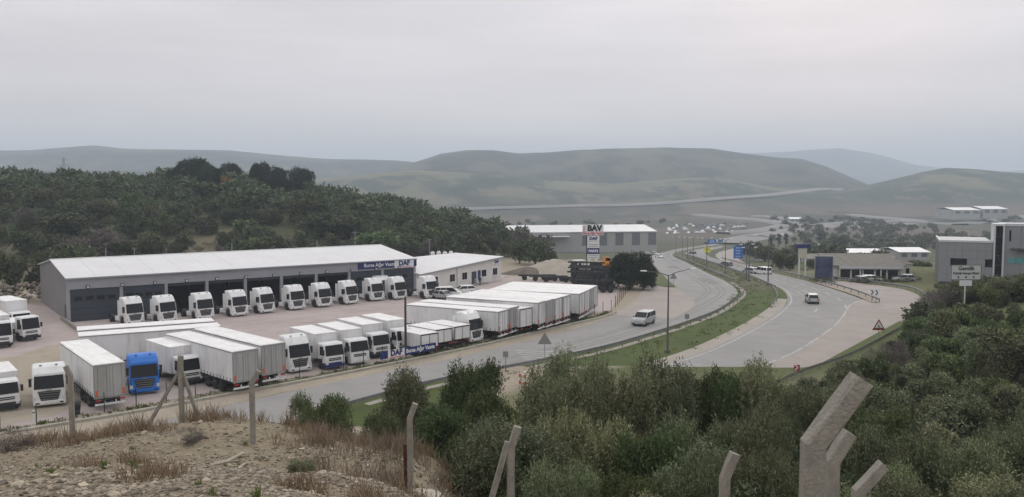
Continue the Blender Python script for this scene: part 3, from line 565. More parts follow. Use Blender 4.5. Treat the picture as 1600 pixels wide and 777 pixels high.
def truck_spec(paintm, box=5.8, cabtop=2.75, boxtop=3.55, lower=None):  # rigid box lorry, origin at its front
    key = ('truck', paintm.name, box, cabtop, boxtop, lower.name if lower else '')
    if key in CACHE: return CACHE[key]
    lower = lower or dark; S = []
    prof = [(-.0, .75), (.0, 1.3), (-.04, 1.5), (-.28, cabtop-.2), (-.42, cabtop-.02), (-.6, cabtop), (-1.6, cabtop), (-1.68, cabtop-.1), (-1.68, .95), (-1.55, .95), (-1.4, 1.06), (-.95, 1.06), (-.75, .9), (-.7, .7)]
    S.append(('cab_body', MB().prism(prof, 2.25, .1).mesh(paintm)))
    S.append(('windshield', shield(-.012, 1.5, -.235, cabtop-.2, 2.06, 1.98, .02, glass)))
    S.append(('bumper', MB().prism([(-.65, .32), (.05, .32), (.09, .5), (.05, .8), (-.68, .78)], 2.25, .07).mesh(lower)))
    S.append(('grille', MB().box(.0, .03, -.7, .7, 1.0, 1.26).mesh(dark), (0, 0, 0), (0, 0, 0), [('slat', MB().box(.03, .045, -.66, .66, 1.11, 1.15).mesh(white_s))]))
    for s in (-1, 1):
        y = s*1.12
        S.append(('headlight', MB().box(.02, .08, s*.92-.16, s*.92+.12, .62, .8).mesh(lampw)))
        S.append(('side_window', quad_panel([(-.28, y, 1.56), (-1.15, y, 1.5), (-1.15, y, cabtop-.32), (-.42, y, cabtop-.3)][::s], .012, glass)))
        S.append(('mirror', MB().box(-.2, -.08, s*1.28-.1, s*1.28+.1, 1.6, 2.15).box(-.17, -.12, min(s*1.1, s*1.28), max(s*1.1, s*1.28), 2.08, 2.12).mesh(dark)))
        S.append(('mudguard', MB().box(-1.6, -.74, s*1.06-.05, s*1.06+.06, .96, 1.07).mesh(lower)))
        S.append(W_(-1.18, s*.98, .42, .27)); S.append(W_(-1.95-box*.68, s*.92, .42, .46))
        S.append(('tail_light', MB().box(-1.98-box, -1.94-box, s*.9-.18, s*.9+.18, .75, .9).mesh(redl)))
    b0 = -1.9-box
    S.append(('cargo_box', MB().box(b0, -1.9, -1.25, 1.25, 1.05, boxtop).mesh(curtain)))
    S.append(('box_roof', MB().box(b0-.02, -1.88, -1.27, 1.27, boxtop+.002, boxtop+.05).mesh(roofw)))
    S.append(('rear_frame', MB().box(b0-.04, b0-.002, -1.25, -1.16, 1.0, boxtop).box(b0-.04, b0-.002, 1.16, 1.25, 1.0, boxtop).box(b0-.04, b0-.002, -1.16, 1.16, boxtop-.12, boxtop).box(b0-.04, b0-.002, -.03, .03, 1.0, boxtop-.12).mesh(dark)))
    for s in (-1, 1): S.append(('rear_door', MB().box(b0-.03, b0-.001, min(s*.04, s*1.15), max(s*.04, s*1.15), 1.08, boxtop-.13).mesh(curtain)))
    S.append(('chassis_frame', MB().box(b0, -.5, -.42, -.32, .68, 1.04).box(b0, -.5, .32, .42, .68, 1.04).box(b0+.1, b0+.2, -1.1, 1.1, .5, .62).mesh(chas)))
    CACHE[key] = S; return S
def car_spec(paintm, L_=4.3, w=1.76, h=1.48, kind='hatch'):
    key = ('car', paintm.name, L_, kind)
    if key in CACHE: return CACHE[key]
    S = []; wb = .32
    if kind == 'van':
        low = [(0, .32), (.0, .75), (-.12, .98), (-.85, 1.12), (-.95, 1.14), (-L_+.06, 1.14), (-L_, .8), (-L_, .32)]; gl = [(-.9, -1.75), (-L_+.02, -L_+.16)]; zb, zt = 1.12, h-.07
    elif kind == 'sedan':
        low = [(0, .28), (.0, .6), (-.08, .72), (-1.0, .92), (-1.15, .94), (-L_+.75, .98), (-L_+.05, .92), (-L_, .7), (-L_, .3)]; gl = [(-1.1, -1.85), (-L_+.55, -L_+1.15)]; zb, zt = .92, h-.05
    else:
        low = [(0, .28), (.0, .6), (-.08, .74), (-.95, .94), (-1.05, .96), (-L_+.08, 1.0), (-L_, .75), (-L_, .3)]; gl = [(-1.0, -1.7), (-L_+.05, -L_+.45)]; zb, zt = .95, h-.05
    S.append(('body', MB().prism(low, w, .09).mesh(paintm)))
    (f0, f1), (r0, r1) = gl; wa, wt = w/2-.06, w/2-.2
    if kind == 'van': wt = w/2-.12
    ring = lambda z, f, r, ww: [(f, -ww, z), (f, ww, z), (r, ww, z), (r, -ww, z)]
    S.append(('windows', MB().loft([ring(zb, f0, r0, wa), ring(zt, f1, r1, wt)]).mesh(glass)))
    S.append(('roof', MB().loft([ring(zt-.02, f1+.1, r1-.06, wt+.025), ring(zt+.05, f1-.02, r1+.02, wt-.02), ring(zt+.08, f1-.25, r1+.2, wt-.12)]).mesh(paintm)))
    pl = MB()
    for s in (-1, 1):
        pl.bar((f0+.02, s*wa, zb), (f1+.02, s*wt, zt), .07, .07); pl.bar((r0, s*wa, zb), (r1, s*wt, zt), .16, .09)
        for t in ((.42, .72) if kind == 'van' else (.5,)):
            x = f0+(r0-f0)*t; x2 = f1+(r1-f1)*t; pl.bar((x, s*(wa+.005), zb), (x2, s*(wt+.005), zt), .1, .04)
    S.append(('pillars', pl.mesh(paintm)))
    S.append(('bumper', MB().box(-.3, .03, -w/2+.08, w/2-.08, .24, .42).box(-L_-.03, -L_+.3, -w/2+.08, w/2-.08, .26, .46).mesh(dark)))
    for s in (-1, 1):
        S.append(('headlight', MB().box(-.12, .02, s*(w/2-.28)-.17, s*(w/2-.28)+.17, .6, .74).mesh(lampw)))
        S.append(('tail_light', MB().box(-L_-.02, -L_+.06, s*(w/2-.2)-.1, s*(w/2-.2)+.1, .68, .92).mesh(redl)))
        S.append(('mirror', MB().box(f0-.35, f0-.2, s*(w/2+.06)-.09, s*(w/2+.06)+.09, zb, zb+.16).mesh(dark)))
        S.append(W_(-.85, s*(w/2-.1), wb, .22)); S.append(W_(-L_+.75, s*(w/2-.1), wb, .22))
    S.append(('number_plate', MB().box(.032, .04, -.26, .26, .42, .53).box(-L_-.04, -L_-.032, -.26, .26, .5, .61).mesh(white_s)))
    CACHE[key] = S; return S
silver = mat('silver_paint', (.36, .37, .38), .35, spec=.6, metal=.2)
grayp = mat('grey_car_paint', (.12, .125, .13), .35, spec=.6)
ang = lambda d: radians(d)

# tractors in the row before the long building, named from its left end
ROW = [(212, 508), (264, 505), (322, 500), (376, 495), (419, 490), (466, 485), (509, 480.5), (551, 476), (591, 471), (627, 468.5)]
ORD = ['first', 'second', 'third', 'fourth', 'fifth', 'sixth', 'seventh', 'eighth', 'ninth', 'tenth']
GR = 'white tractor units parked before the long building'
for k, (u, v) in enumerate(ROW):
    place(tractor_spec(white, 'a'), 'tractor_unit', P(u, v), ang(-43+3.5*sin(k*2.1)), f'white high-roof tractor unit, {ORD[k]} from the left in the row before the long building', 'tractor unit', GR)
place(tractor_spec(white, 'b'), 'tractor_unit', P(604, 464.5), ang(-38), 'white low tractor unit squeezed between the last two of the building row', 'tractor unit', GR)
place(tractor_spec(white, 'a'), 'tractor_unit', P(676, 467), ang(-46), 'white tractor unit standing before the low white office building', 'tractor unit')
# tractors in the front row along the road
place(tractor_spec(white, 'c'), 'tractor_unit', P(78, 637), ang(-62), 'white tractor unit with black grille surround, left of the grey-backed trailer', 'tractor unit', 'tractors in the front row')
place(tractor_spec(bluep, 'c'), 'tractor_unit', P(227, 617), ang(-60), 'bright blue tractor unit in the front row', 'tractor unit', 'tractors in the front row')
place(tractor_spec(white, 'a'), 'tractor_unit', P(470, 583), ang(-48), 'white tractor unit with dark grille between a curtain trailer and box lorries', 'tractor unit', 'tractors in the front row')
place(tractor_spec(white, 'a'), 'tractor_unit', P(745, 536), ang(-37), 'white tractor unit coupled in the gap left of the long side-on trailer', 'tractor unit', 'tractors in the front row')
# semi-trailers with their backs to the road; anchor: roof corner seen on the left of the rear face
def trailer(u, v, deg, label, group, **kw):
    top = kw.get('top', 4.0); c = P(u, v, top); a = ang(deg); side = Vector((-sin(a), cos(a), 0))
    return place(trailer_spec(**kw), 'semi_trailer', Vector((c.x, c.y, 0))-side*1.275, a, label, 'trailer', group)
FR = 'curtain trailers backed up to the road fence'
trailer(145, 571, 128, 'white curtain trailer between the white and the blue tractor, grey rear doors', FR)
trailer(363, 550, 136, 'white curtain trailer with grey back right of the small box lorry', FR)
trailer(408, 540, 136, 'white curtain trailer with grey back left of the dark-grilled tractor', FR)
trailer(335, 501.5, 207, 'long white trailer parked side-on nearest the building row', 'side-on trailers behind the front row')
trailer(345, 509, 208, 'long white trailer parked side-on right behind the blue tractor', 'side-on trailers behind the front row')
FG = 'white trailers packed in the right half of the yard'
trailer(779, 487, 152, 'white trailer showing its whole left side, right of the coupled tractor', FG, rearm=curtain, top=3.65)
trailer(796, 481.5, 152, 'white trailer just behind the one showing its whole left side', FG, top=3.7)
G2 = [(841, 473), (853, 470.3), (867, 467), (880, 463.5)]; G3 = [(905, 459), (913, 455.5), (920, 452), (926, 449)]
for k, (u, v) in enumerate(G2): trailer(u, v, 154, f'white box trailer, {ORD[k]} from the left of the middle block of four', FG, rearm=curtain if k != 1 else None)
for k, (u, v) in enumerate(G3): trailer(u, v, 158, f'white box trailer, {ORD[k]} from the left of the block by the tyre heap', FG, rearm=curtain if k != 2 else None)
# box lorries
BL = 'white box lorries in the front row'
place(truck_spec(white), 'box_lorry', P(300, 603), ang(-46), 'white box lorry right of the blue tractor', 'lorry', BL)
place(truck_spec(white, lower=navy), 'box_lorry', P(524, 578), ang(-50), 'white box lorry with navy bumper right of the front-row tractor', 'lorry', BL)
place(truck_spec(white, lower=white), 'box_lorry', P(563, 571), ang(-52), 'white box lorry with white bumper, middle of three beside the banner', 'lorry', BL)
place(truck_spec(white), 'box_lorry', P(597, 560), ang(-50), 'white box lorry behind the left end of the banner', 'lorry', BL)
place(truck_spec(white), 'box_lorry', P(634, 552), ang(-50), 'white box lorry behind the emblem of the banner', 'lorry', BL)
def backed(u, v, deg, label, top=2.6, box=5.0):                          # lorry with its rear doors to the road
    c = P(u, v, top); a = ang(deg); side = Vector((-sin(a), cos(a), 0)); fwd = Vector((cos(a), sin(a), 0))
    place(truck_spec(white, box, 2.3, top-.05), 'box_lorry', Vector((c.x, c.y, 0))-side*1.25+fwd*(1.9+box), a, label, 'lorry', BL)
backed(657, 523, 134, 'white box lorry backed up behind the lettered right end of the banner')
backed(680, 515.5, 134, 'white box lorry backed up, second of three right of the yard pole')
backed(710, 510.5, 136, 'white box lorry backed up, left of the coupled tractor')
place(truck_spec(white, 5.0, 2.6, 3.0), 'box_lorry', P(9, 644), ang(-52), 'white box van cut off by the left picture edge', 'lorry', BL)
backed(812, 483, 140, 'white lorry with low box between two trailer blocks', 3.4, 4.6)
place(truck_spec(white, 4.5, 3.0, 2.2), 'tipper_lorry', P(50, 533), ang(-34), 'white cab-forward lorry with black bumper at the left yard entrance', 'lorry', 'lorries at the left yard entrance')
place(truck_spec(white, 6.0, 2.8, 4.1), 'box_lorry', P(36, 522), ang(-42), 'tall white box lorry behind the cab-forward lorry on the left', 'lorry', 'lorries at the left yard entrance')
place(truck_spec(white, 5.5, 3.1, 3.6), 'box_lorry', P(4, 545), ang(-48), 'white lorry cab half cut off at the left picture edge', 'lorry', 'lorries at the left yard entrance')
# cars
place(car_spec(white, 4.2, 1.76, 1.48), 'parked_car', P(706, 460), ang(200), 'white hatchback nearest the office door', 'car', 'cars before the office')
place(car_spec(white, 4.7, 1.85, 1.9, 'van'), 'parked_van', P(722, 465), ang(10), 'white van beside the side-on trailer roofs', 'van', 'cars before the office')
place(car_spec(silver, 4.4, 1.78, 1.45, 'sedan'), 'parked_car', P(709, 469), ang(-35), 'silver saloon in front of the white hatchback', 'car', 'cars before the office')
place(car_spec(silver, 4.4, 1.85, 1.82, 'van'), 'passenger_van', P(996, 511)+Vector((0, 0, .034)), ang(-120), 'silver passenger van driving on the left carriageway', 'van')
def oncar(u, v, deg, spec, name, label, cat='car'):
    g = GB(u, v); place(spec, name, g+Vector((0, 0, .034*(1+max(g.y-150, 0)/90))), ang(deg), label, cat, 'traffic on the right carriageway' if u > 1060 else 'traffic on the left carriageway')
oncar(1266, 471, 78, car_spec(silver, 4.3, 1.78, 1.52, 'hatch'), 'moving_car', 'silver car seen from behind on the right carriageway')
oncar(1180, 428, 118, car_spec(white, 4.7, 1.85, 1.85, 'van'), 'moving_van', 'white van on the right carriageway beside the median poles', 'van')
oncar(1162, 427, 118, car_spec(silver, 4.4, 1.78, 1.6, 'hatch'), 'moving_car', 'pale car just left of the white van')
oncar(1125, 416, 125, car_spec(grayp, 4.3, 1.76, 1.48, 'hatch'), 'moving_car', 'dark grey car ahead of the white van')
oncar(1077, 397.5, 120, car_spec(grayp, 4.3, 1.76, 1.48, 'hatch'), 'moving_car', 'small dark car far along the right carriageway')
oncar(1034, 404, -70, car_spec(white, 4.3, 1.76, 1.48, 'hatch'), 'moving_car', 'small white car far along the left carriageway')
oncar(1026, 399, -70, car_spec(silver, 4.3, 1.76, 1.48, 'hatch'), 'moving_car', 'small silver car farthest along the left carriageway')

# ------------------------------------------------------------------ long service building
A0 = P(108, 504); A1 = P(648, 458.5); A1 = Vector((A1.x, A1.y, 0)); bl = (A1-A0).length; ba = atan2(A1.y-A0.y, A1.x-A0.x)
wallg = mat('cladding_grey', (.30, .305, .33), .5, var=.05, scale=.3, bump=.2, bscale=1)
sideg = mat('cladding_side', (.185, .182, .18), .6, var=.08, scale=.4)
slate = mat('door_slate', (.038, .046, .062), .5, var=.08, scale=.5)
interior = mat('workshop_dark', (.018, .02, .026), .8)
roofm = mat('roof_sheet', (.66, .66, .66), .5, var=.05, scale=.25)
def long_building():
    t = thing('service_building', A0, ba, 'long grey workshop hall with white roof and slate doors', 'building')
    EH, RH, D = 6.05, 7.75, 26.0; hD = D/2
    obj('front_fascia', MB().box(-.15, bl+.15, -.15, .15, 4.55, EH).mesh(wallg), t)
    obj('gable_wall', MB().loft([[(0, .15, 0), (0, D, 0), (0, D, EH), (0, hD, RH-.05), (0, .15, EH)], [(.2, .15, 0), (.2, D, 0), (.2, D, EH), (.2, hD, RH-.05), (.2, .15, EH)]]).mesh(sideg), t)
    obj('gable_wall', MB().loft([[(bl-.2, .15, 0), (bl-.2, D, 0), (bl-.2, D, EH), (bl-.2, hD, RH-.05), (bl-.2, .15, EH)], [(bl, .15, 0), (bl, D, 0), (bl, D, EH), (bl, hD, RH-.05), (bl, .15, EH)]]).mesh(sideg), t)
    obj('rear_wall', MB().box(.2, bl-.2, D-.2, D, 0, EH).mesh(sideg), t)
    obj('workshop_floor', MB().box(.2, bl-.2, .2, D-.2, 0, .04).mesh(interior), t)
    n = 14
    for k in range(n):                                # roof sheets, front and back
        x0, x1 = -.3+(bl+.6)*k/n, -.3+(bl+.6)*(k+1)/n-.03
        for (ya, za, yb, zb) in ((-.35, EH+.03, hD, RH), (D+.3, EH+.03, hD, RH)):
            obj('roof_sheet', MB().loft([[(x0, ya, za), (x1, ya, za), (x1, ya, za+.1), (x0, ya, za+.1)], [(x0, yb, zb), (x1, yb, zb), (x1, yb, zb+.1), (x0, yb, zb+.1)]]).mesh(roofm), t)
    obj('ridge_cap', MB().box(-.3, bl+.3, hD-.25, hD+.25, RH+.08, RH+.16).mesh(roofm), t)
    obj('gutter', MB().box(-.3, bl+.3, -.5, -.36, EH-.06, EH+.1).mesh(wallg), t)
    cols = [0.0, .125, .237, .345, .452, .558, .665, .772, .885, 1.0]
    for f in cols:
        obj('column', MB().box(bl*f-.22, bl*f+.22, -.12, .3, 0, 4.55).mesh(wallg), t)
    for k, (a, b) in enumerate(zip(cols, cols[1:])):
        x0, x1 = bl*a+.24, bl*b-.24
        closed = k in (0, 1, 7, 8)
        if closed:
            for r in range(5):
                d = obj('door_panel', MB().box(x0, x1, .02, .1, .03+.9*r, .9+.9*r).mesh(slate), t)
            w = 4 if k < 2 else 2
            for q in range(w):
                xx = x0+(x1-x0)*(q+.7)/(w+.4)
                obj('door_window', MB().box(xx-.5, xx+.5, -.02, .017, 2.95, 3.45).mesh(glass), t)
        else:
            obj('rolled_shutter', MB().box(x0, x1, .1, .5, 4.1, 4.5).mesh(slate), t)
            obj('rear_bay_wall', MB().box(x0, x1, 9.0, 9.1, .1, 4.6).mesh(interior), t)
    for k in range(12):
        x = bl*(.045+.0815*k); f = obj('floodlight', MB().box(x-.22, x+.22, -.45, -.28, 4.62, 5.02).mesh(dark), t)
        obj('lens', MB().box(x-.15, x+.15, -.47, -.452, 4.70, 4.94).mesh(lampw), f)
        obj('bracket', MB().box(x-.04, x+.04, -.28, -.15, 4.75, 4.85).mesh(dark), f)
    s = obj('name_board', MB().box(bl*.80, bl+.25, -.32, -.16, 4.85, 5.98).mesh(navy), t)
    tm = text_mesh('Bursa Ağır Vasıta', .85, white_s); obj('lettering', tm, s, (bl*.874, -.34, 5.42), (pi/2, 0, 0))
    e = obj('emblem_board', MB().box(bl*.925, bl*.993, -.40, -.33, 4.72, 6.08).mesh(white_s), t)
    tm = text_mesh('DAF', 1.15, navy, .05); obj('lettering', tm, e, (bl*.959, -.42, 5.48), (pi/2, 0, 0))
    obj('emblem_underline', MB().box(bl*.932, bl*.986, -.42, -.402, 4.84, 4.93).mesh(redp), e)
    d = obj('side_door', MB().box(-.04, -.003, 2.2, 3.2, 0, 2.2).mesh(slate), t)
    for x in (bl*.14, bl*.5, bl*.78):
        obj('roof_vent', MB().tube((x, hD+1, RH-.3), (x, hD+1, RH+1.4), .05, n=6).mesh(steel), t)
long_building()
# ------------------------------------------------------------------ low white office
O0 = P(656, 459); O1 = P(783, 437.5); O1 = Vector((O1.x, O1.y, 0)); ol = (O1-O0).length; oa = atan2(O1.y-O0.y, O1.x-O0.x)
def office():
    t = thing('office_building', O0, oa, 'low white office with a single-pitch white roof beside the hall', 'building')
    wm = mat('office_white', (.64, .63, .60), .6, var=.05, scale=.6); D = 11.0
    H0, H1 = 3.3, 4.55
    obj('wall', MB().loft([[(0, 0, 0), (0, D, 0), (0, D, H0+1.6), (0, 0, H0)], [(ol, 0, 0), (ol, D, 0), (ol, D, H1+.2), (ol, 0, H1)]]).mesh(wm), t)
    obj('roof', MB().loft([[(-.3, -.4, H0+.02), (-.3, D+.3, H0+1.66), (-.3, D+.3, H0+1.82), (-.3, -.4, H0+.18)], [(ol+.3, -.4, H1+.02), (ol+.3, D+.3, H1+.26), (ol+.3, D+.3, H1+.42), (ol+.3, -.4, H1+.18)]]).mesh(roofm), t)
    obj('gutter', MB().bar((-.3, -.45, H0+.02), (ol+.3, -.45, H1+.02), .1, .12).mesh(steel), t)
    for x in (4.4, 9.6, 13.5, 20.0, 23.9):
        x = x*ol/26.2; f = obj('window', MB().box(x-.85, x+.85, -.06, -.003, 1.15, 2.65).mesh(white_s), t)
        obj('pane', MB().box(x-.75, x-.03, -.08, -.062, 1.25, 2.55).mesh(glass), f); obj('pane', MB().box(x+.03, x+.75, -.08, -.062, 1.25, 2.55).mesh(glass), f)
        obj('sill', MB().box(x-.95, x+.95, -.16, -.062, 1.05, 1.14).mesh(white_s), f)
    x = ol*.635; d = obj('door', MB().box(x-.75, x+.75, -.07, -.003, 0.02, 2.5).mesh(slate), t); obj('handle', MB().box(x+.55, x+.62, -.11, -.071, 1.0, 1.2).mesh(steel), d)
    obj('door_panel_blue', MB().box(x+1.3, x+2.2, -.06, -.003, .7, 2.6).mesh(navy), t)
    obj('step', MB().box(x-1.8, x+2.8, -1.6, -.08, 0, .2).mesh(conc), t)
    r = MB(); 
    for k in range(5): r.tube((x-1.8+k*1.15, -1.5, .2), (x-1.8+k*1.15, -1.5, 1.25), .035, n=6)
    r.bar((x-1.8, -1.5, 1.25), (x+2.8, -1.5, 1.25), .06, .06).bar((x-1.8, -1.5, .75), (x+2.8, -1.5, .75), .04, .04)
    obj('railing', r.mesh(white_s), t)
    s = obj('name_board', MB().box(ol-3.4, ol-.3, -.12, -.003, 3.35, 4.15).mesh(white_s), t)
    obj('lettering', text_mesh('DAF', .8, navy, .06), s, (ol-1.85, -.14, 3.8), (pi/2, 0, 0))
    obj('blue_flag', MB().box(.9, 1.5, -.1, -.004, .3, 3.0).mesh(navy), t)
    obj('downpipe', MB().tube((ol*.42, -.1, 0), (ol*.42, -.1, 3.7), .05, n=6).mesh(steel), t)
office()
def persond():
    p = P(750, 446); me = bpy.data.meshes.new('person')
    J = [(0, 0, .95), (0, 0, 1.2), (0, 0, 1.42), (0, 0, 1.53), (.02, 0, 1.62), (.02, 0, 1.74), (0, .1, .9), (.03, .12, .48), (0, .13, .07), (.15, .14, .03), (0, -.1, .9), (-.02, -.12, .48), (-.05, -.13, .07), (.1, -.14, .03), (0, .2, 1.4), (0, .26, 1.12), (.08, .27, .86), (0, -.2, 1.4), (0, -.26, 1.12), (.08, -.27, .86)]
    E_ = [(0, 1), (1, 2), (2, 3), (3, 4), (4, 5), (0, 6), (6, 7), (7, 8), (8, 9), (0, 10), (10, 11), (11, 12), (12, 13), (2, 14), (14, 15), (15, 16), (2, 17), (17, 18), (18, 19)]
    R_ = [.17, .17, .16, .06, .09, .08, .10, .07, .05, .045, .10, .07, .05, .045, .07, .055, .045, .07, .055, .045]
    me.from_pydata(J, E_, []); o = bpy.data.objects.new('p', me); COL.objects.link(o)
    m = o.modifiers.new('s', 'SKIN'); o.modifiers.new('d', 'SUBSURF').levels = 1
    for k, sv in enumerate(me.skin_vertices[0].data): sv.radius = (R_[k], R_[k]); sv.use_root = (k == 0)
    bpy.context.view_layer.update(); body = bpy.data.meshes.new_from_object(o.evaluated_get(bpy.context.evaluated_depsgraph_get())); bpy.data.objects.remove(o)
    body.materials.clear(); body.materials.append(mat('dark_clothes', (.025, .026, .032), .9)); body.materials.append(mat('skin', (.45, .27, .19), .6)); body.materials.append(mat('hair', (.02, .015, .012), .8))
    for f in body.polygons:
        c = f.center; f.use_smooth = True
        f.material_index = (2 if c.z > 1.72 or (c.z > 1.62 and c.x < 0) else 1) if c.z > 1.53 else (1 if c.z < .9 and abs(c.y) > .24 else 0)
    q = obj('person', body, None, p, (0, 0, radians(-80))); tag(q, 'person in dark clothes standing outside the office door', 'person')
persond()

# ------------------------------------------------------------------ banner, fence, yard pole, bin
def banner():
    a, b = P(594, 573), P(681, 556); a.z = b.z = 0; d = b-a; ln = d.length
    t = thing('banner', a, atan2(d.y, d.x), 'blue and white advertising banner on the yard fence', 'banner')
    obj('banner_sheet', MB().box(0, ln, -.04, 0, .72, 1.5).mesh(navy), t)
    p = obj('emblem_panel', MB().box(ln*.13, ln*.42, -.06, -.042, .66, 1.56).mesh(white_s), t)
    obj('lettering', text_mesh('DAF', .85, navy, .05), p, (ln*.275, -.075, 1.18), (pi/2, 0, 0))
    obj('emblem_underline', MB().box(ln*.15, ln*.40, -.075, -.062, .7, .77).mesh(redp), p)
    obj('emblem_triangle', MB().loft([[(ln*.27, -.05, 1.57), (ln*.31, -.05, 1.57), (ln*.29, -.05, 2.2)], [(ln*.27, -.02, 1.57), (ln*.31, -.02, 1.57), (ln*.29, -.02, 2.2)]]).mesh(white_s), p)
    obj('lettering', text_mesh('Bursa Ağır Vasıta', .58, white_s, .03), t, (ln*.71, -.055, 1.12), (pi/2, 0, 0))
banner()
def fence():
    F_ = [(-60, 688), (60, 664), (160, 645), (260, 627), (350, 611), (450, 594), (560, 573), (660, 552), (750, 534), (830, 516), (900, 500), (955, 486)]
    q = resample(spline(px(F_), 2), 34); t = thing('yard_fence', q[0], 0, 'thin dark post and wire fence between yard and road', 'fence')
    me = MB().tube((0, 0, 0), (0, 0, 1.7), .04, n=6).mesh(dark)
    for p in q[1:]: obj('post', me, t, tuple(Vector(p)-Vector(q[0])))
    for z in (.5, 1.05, 1.6):
        obj('wire', MB().path([Vector(p)-Vector(q[0])+Vector((0, 0, z)) for p in q], [.006]*len(q), 4).mesh(steel), t)
    e = resample(spline([P(958, 485), P(972, 468), P(984, 452), P(988, 440)], 1), 14); t = thing('corner_fence', e[0], 0, 'close-set dark post fence beside the tyre heap', 'fence')
    me = MB().tube((0, 0, 0), (0, 0, 1.9), .05, n=6).mesh(dark)
    for p in e[1:]: obj('post', me, t, tuple(Vector(p)-Vector(e[0])))
    for z in (.4, .8, 1.2, 1.6): obj('wire', MB().path([Vector(p)-Vector(e[0])+Vector((0, 0, z)) for p in e], [.012]*len(e), 4).mesh(dark), t)
fence()
p = P(634, 556); t = thing('utility_pole', p, 0, 'tall dark wooden pole standing in the front lorry row', 'pole')
obj('shaft', MB().tube((0, 0, 0), (0, 0, 6.6), .16, .11, 8).mesh(mat('pole_wood', (.07, .06, .05), .9, var=.2, scale=3)), t); obj('cap', MB().tube((0, 0, 6.6), (0, 0, 6.75), .13, .09, 8).mesh(steel), t)
p = P(119, 648); t = thing('waste_bin', p, radians(30), 'dark wheeled waste bin beside the grey-backed trailer', 'bin')
obj('bin_body', MB().loft([[(-.28, -.3, .1), (.28, -.3, .1), (.28, .3, .1), (-.28, .3, .1)], [(-.36, -.36, 1.0), (.36, -.36, 1.0), (.36, .36, 1.0), (-.36, .36, 1.0)]]).mesh(dark), t)
obj('lid', MB().loft([[(-.4, -.4, 1.01), (.4, -.4, 1.01), (.4, .4, 1.01), (-.4, .4, 1.01)], [(-.36, -.36, 1.12), (.36, -.36, 1.06), (.36, .36, 1.06), (-.36, .36, 1.12)]]).mesh(dark), t)
for s in (-1, 1): obj('bin_wheel', MB().lathe([(.1, -.03), (.1, .03)], 10).mesh(rubber), t, (-.3, s*.3, .1))
p = P(53, 659); t = thing('marker_post', p, 0, 'short white marker post below the white front-row tractor', 'post'); obj('shaft', MB().box(-.06, .06, -.06, .06, 0, .95).mesh(white_s), t); obj('band', MB().box(-.065, .065, -.065, .065, .7, .8).mesh(dark), t)
# low wall at the left end of the hall
a, b = P(96, 500), P(128, 522); d = b-a
t = thing('yard_wall', a, atan2(d.y, d.x), 'low concrete kerb wall at the left end of the hall', 'wall')
for k in range(6): obj('wall_block', MB().box(d.length*k/6+.02, d.length*(k+1)/6-.02, -.15, .15, 0, .55).mesh(conc), t)
# rubble bank at the foot of the hill
bank = MB(); t = thing('rubble_wall', P(-60, 478), 0, 'rough stone retaining wall left of the hall', 'wall')
stonem = mat('rubble_stone', (.21, .18, .15), .95, var=.2, scale=1.5, rand=.3, bump=.6, bscale=3)
def stone_mesh(seed, m, rough=.28):
    r = np.random.default_rng(seed); bm = bmesh.new(); bmesh.ops.create_icosphere(bm, subdivisions=1, radius=1)
    for v in bm.verts: v.co *= r.uniform(1-rough, 1+rough*.5)
    for v in bm.verts: v.co.z *= .7
    me = bpy.data.meshes.new('stone'); bm.to_mesh(me); bm.free(); me.materials.append(m); return me
STN = [stone_mesh(k, stonem) for k in range(5)]
a, b = P(-60, 478), P(78, 472)
for k in range(230):
    f = random.random(); lv = random.random(); q = a.lerp(b, f)
    o = obj('stone', STN[k % 5], t, tuple(q-a+Vector((0, lv*2.2, lv*3.0)))); s = random.uniform(.2, .5); o.scale = (s*1.2, s, s); o.rotation_euler.z = random.random()*6

# ------------------------------------------------------------------ totem sign, hut, chassis heap, loader, mound
p = P(926, 421); t = thing('totem_sign', p, 0, 'tall white company totem sign with stacked boards', 'sign')
for s in (-1, 1): obj('leg', MB().box(s*.75-.3, s*.75+.3, -.2, .2, 0, 2.4).mesh(white_s), t)
obj('lattice', MB().box(-1.5, -1.35, -.2, .2, 0, 9.4).bar((-1.42, 0, 1), (-.8, 0, 2), .06, .06).mesh(dark), t)
BD = [(7.75, 10.0, -2.35, 2.35, 'BAV'), (6.4, 7.5, -1.25, 1.45, 'DAF'), (4.9, 6.3, -1.25, 1.45, ''), (3.5, 4.8, -1.25, 1.45, 'PARTS'), (2.4, 3.4, -1.25, 1.45, '')]
for z0, z1, x0, x1, s in BD:
    b = obj('board', MB().box(x0, x1, -.3, .1, z0, z1).mesh(navy if s == 'PARTS' else white_s), t)
    if s == 'BAV':
        obj('lettering', text_mesh('BAV', 1.75, black, .06), b, (.35, -.32, 9.25), (pi/2, 0, 0)); obj('lettering', text_mesh('Bursa Ağır Vasıta', .62, redp, .04), b, (0, -.32, 8.1), (pi/2, 0, 0))
        obj('emblem_bar', MB().box(-2.1, -1.95, -.33, -.302, 8.5, 9.8).box(-2.3, 2.3, -.33, -.302, 8.4, 8.47).mesh(redp), b)
    elif s: obj('lettering', text_mesh(s, .95 if s == 'DAF' else .75, white_s if s == 'PARTS' else navy, .06), b, (.1, -.32, (z0+z1)/2), (pi/2, 0, 0))
    else:
        for q in range(2): obj('stripe', MB().box(-1.0, 1.2, -.32, -.302, z0+.25+q*.4, z0+.37+q*.4).mesh(mat('grey_print', (.2, .2, .22), .6)), b)
p = P(904, 423); t = thing('guard_hut', p, radians(20), 'small white guard hut beside the totem sign', 'hut')
obj('wall', MB().box(-1.1, 1.1, -.9, .9, 0, 2.2).mesh(white_s), t); obj('roof', MB().box(-1.25, 1.25, -1.05, 1.05, 2.2, 2.36).mesh(roofm), t)
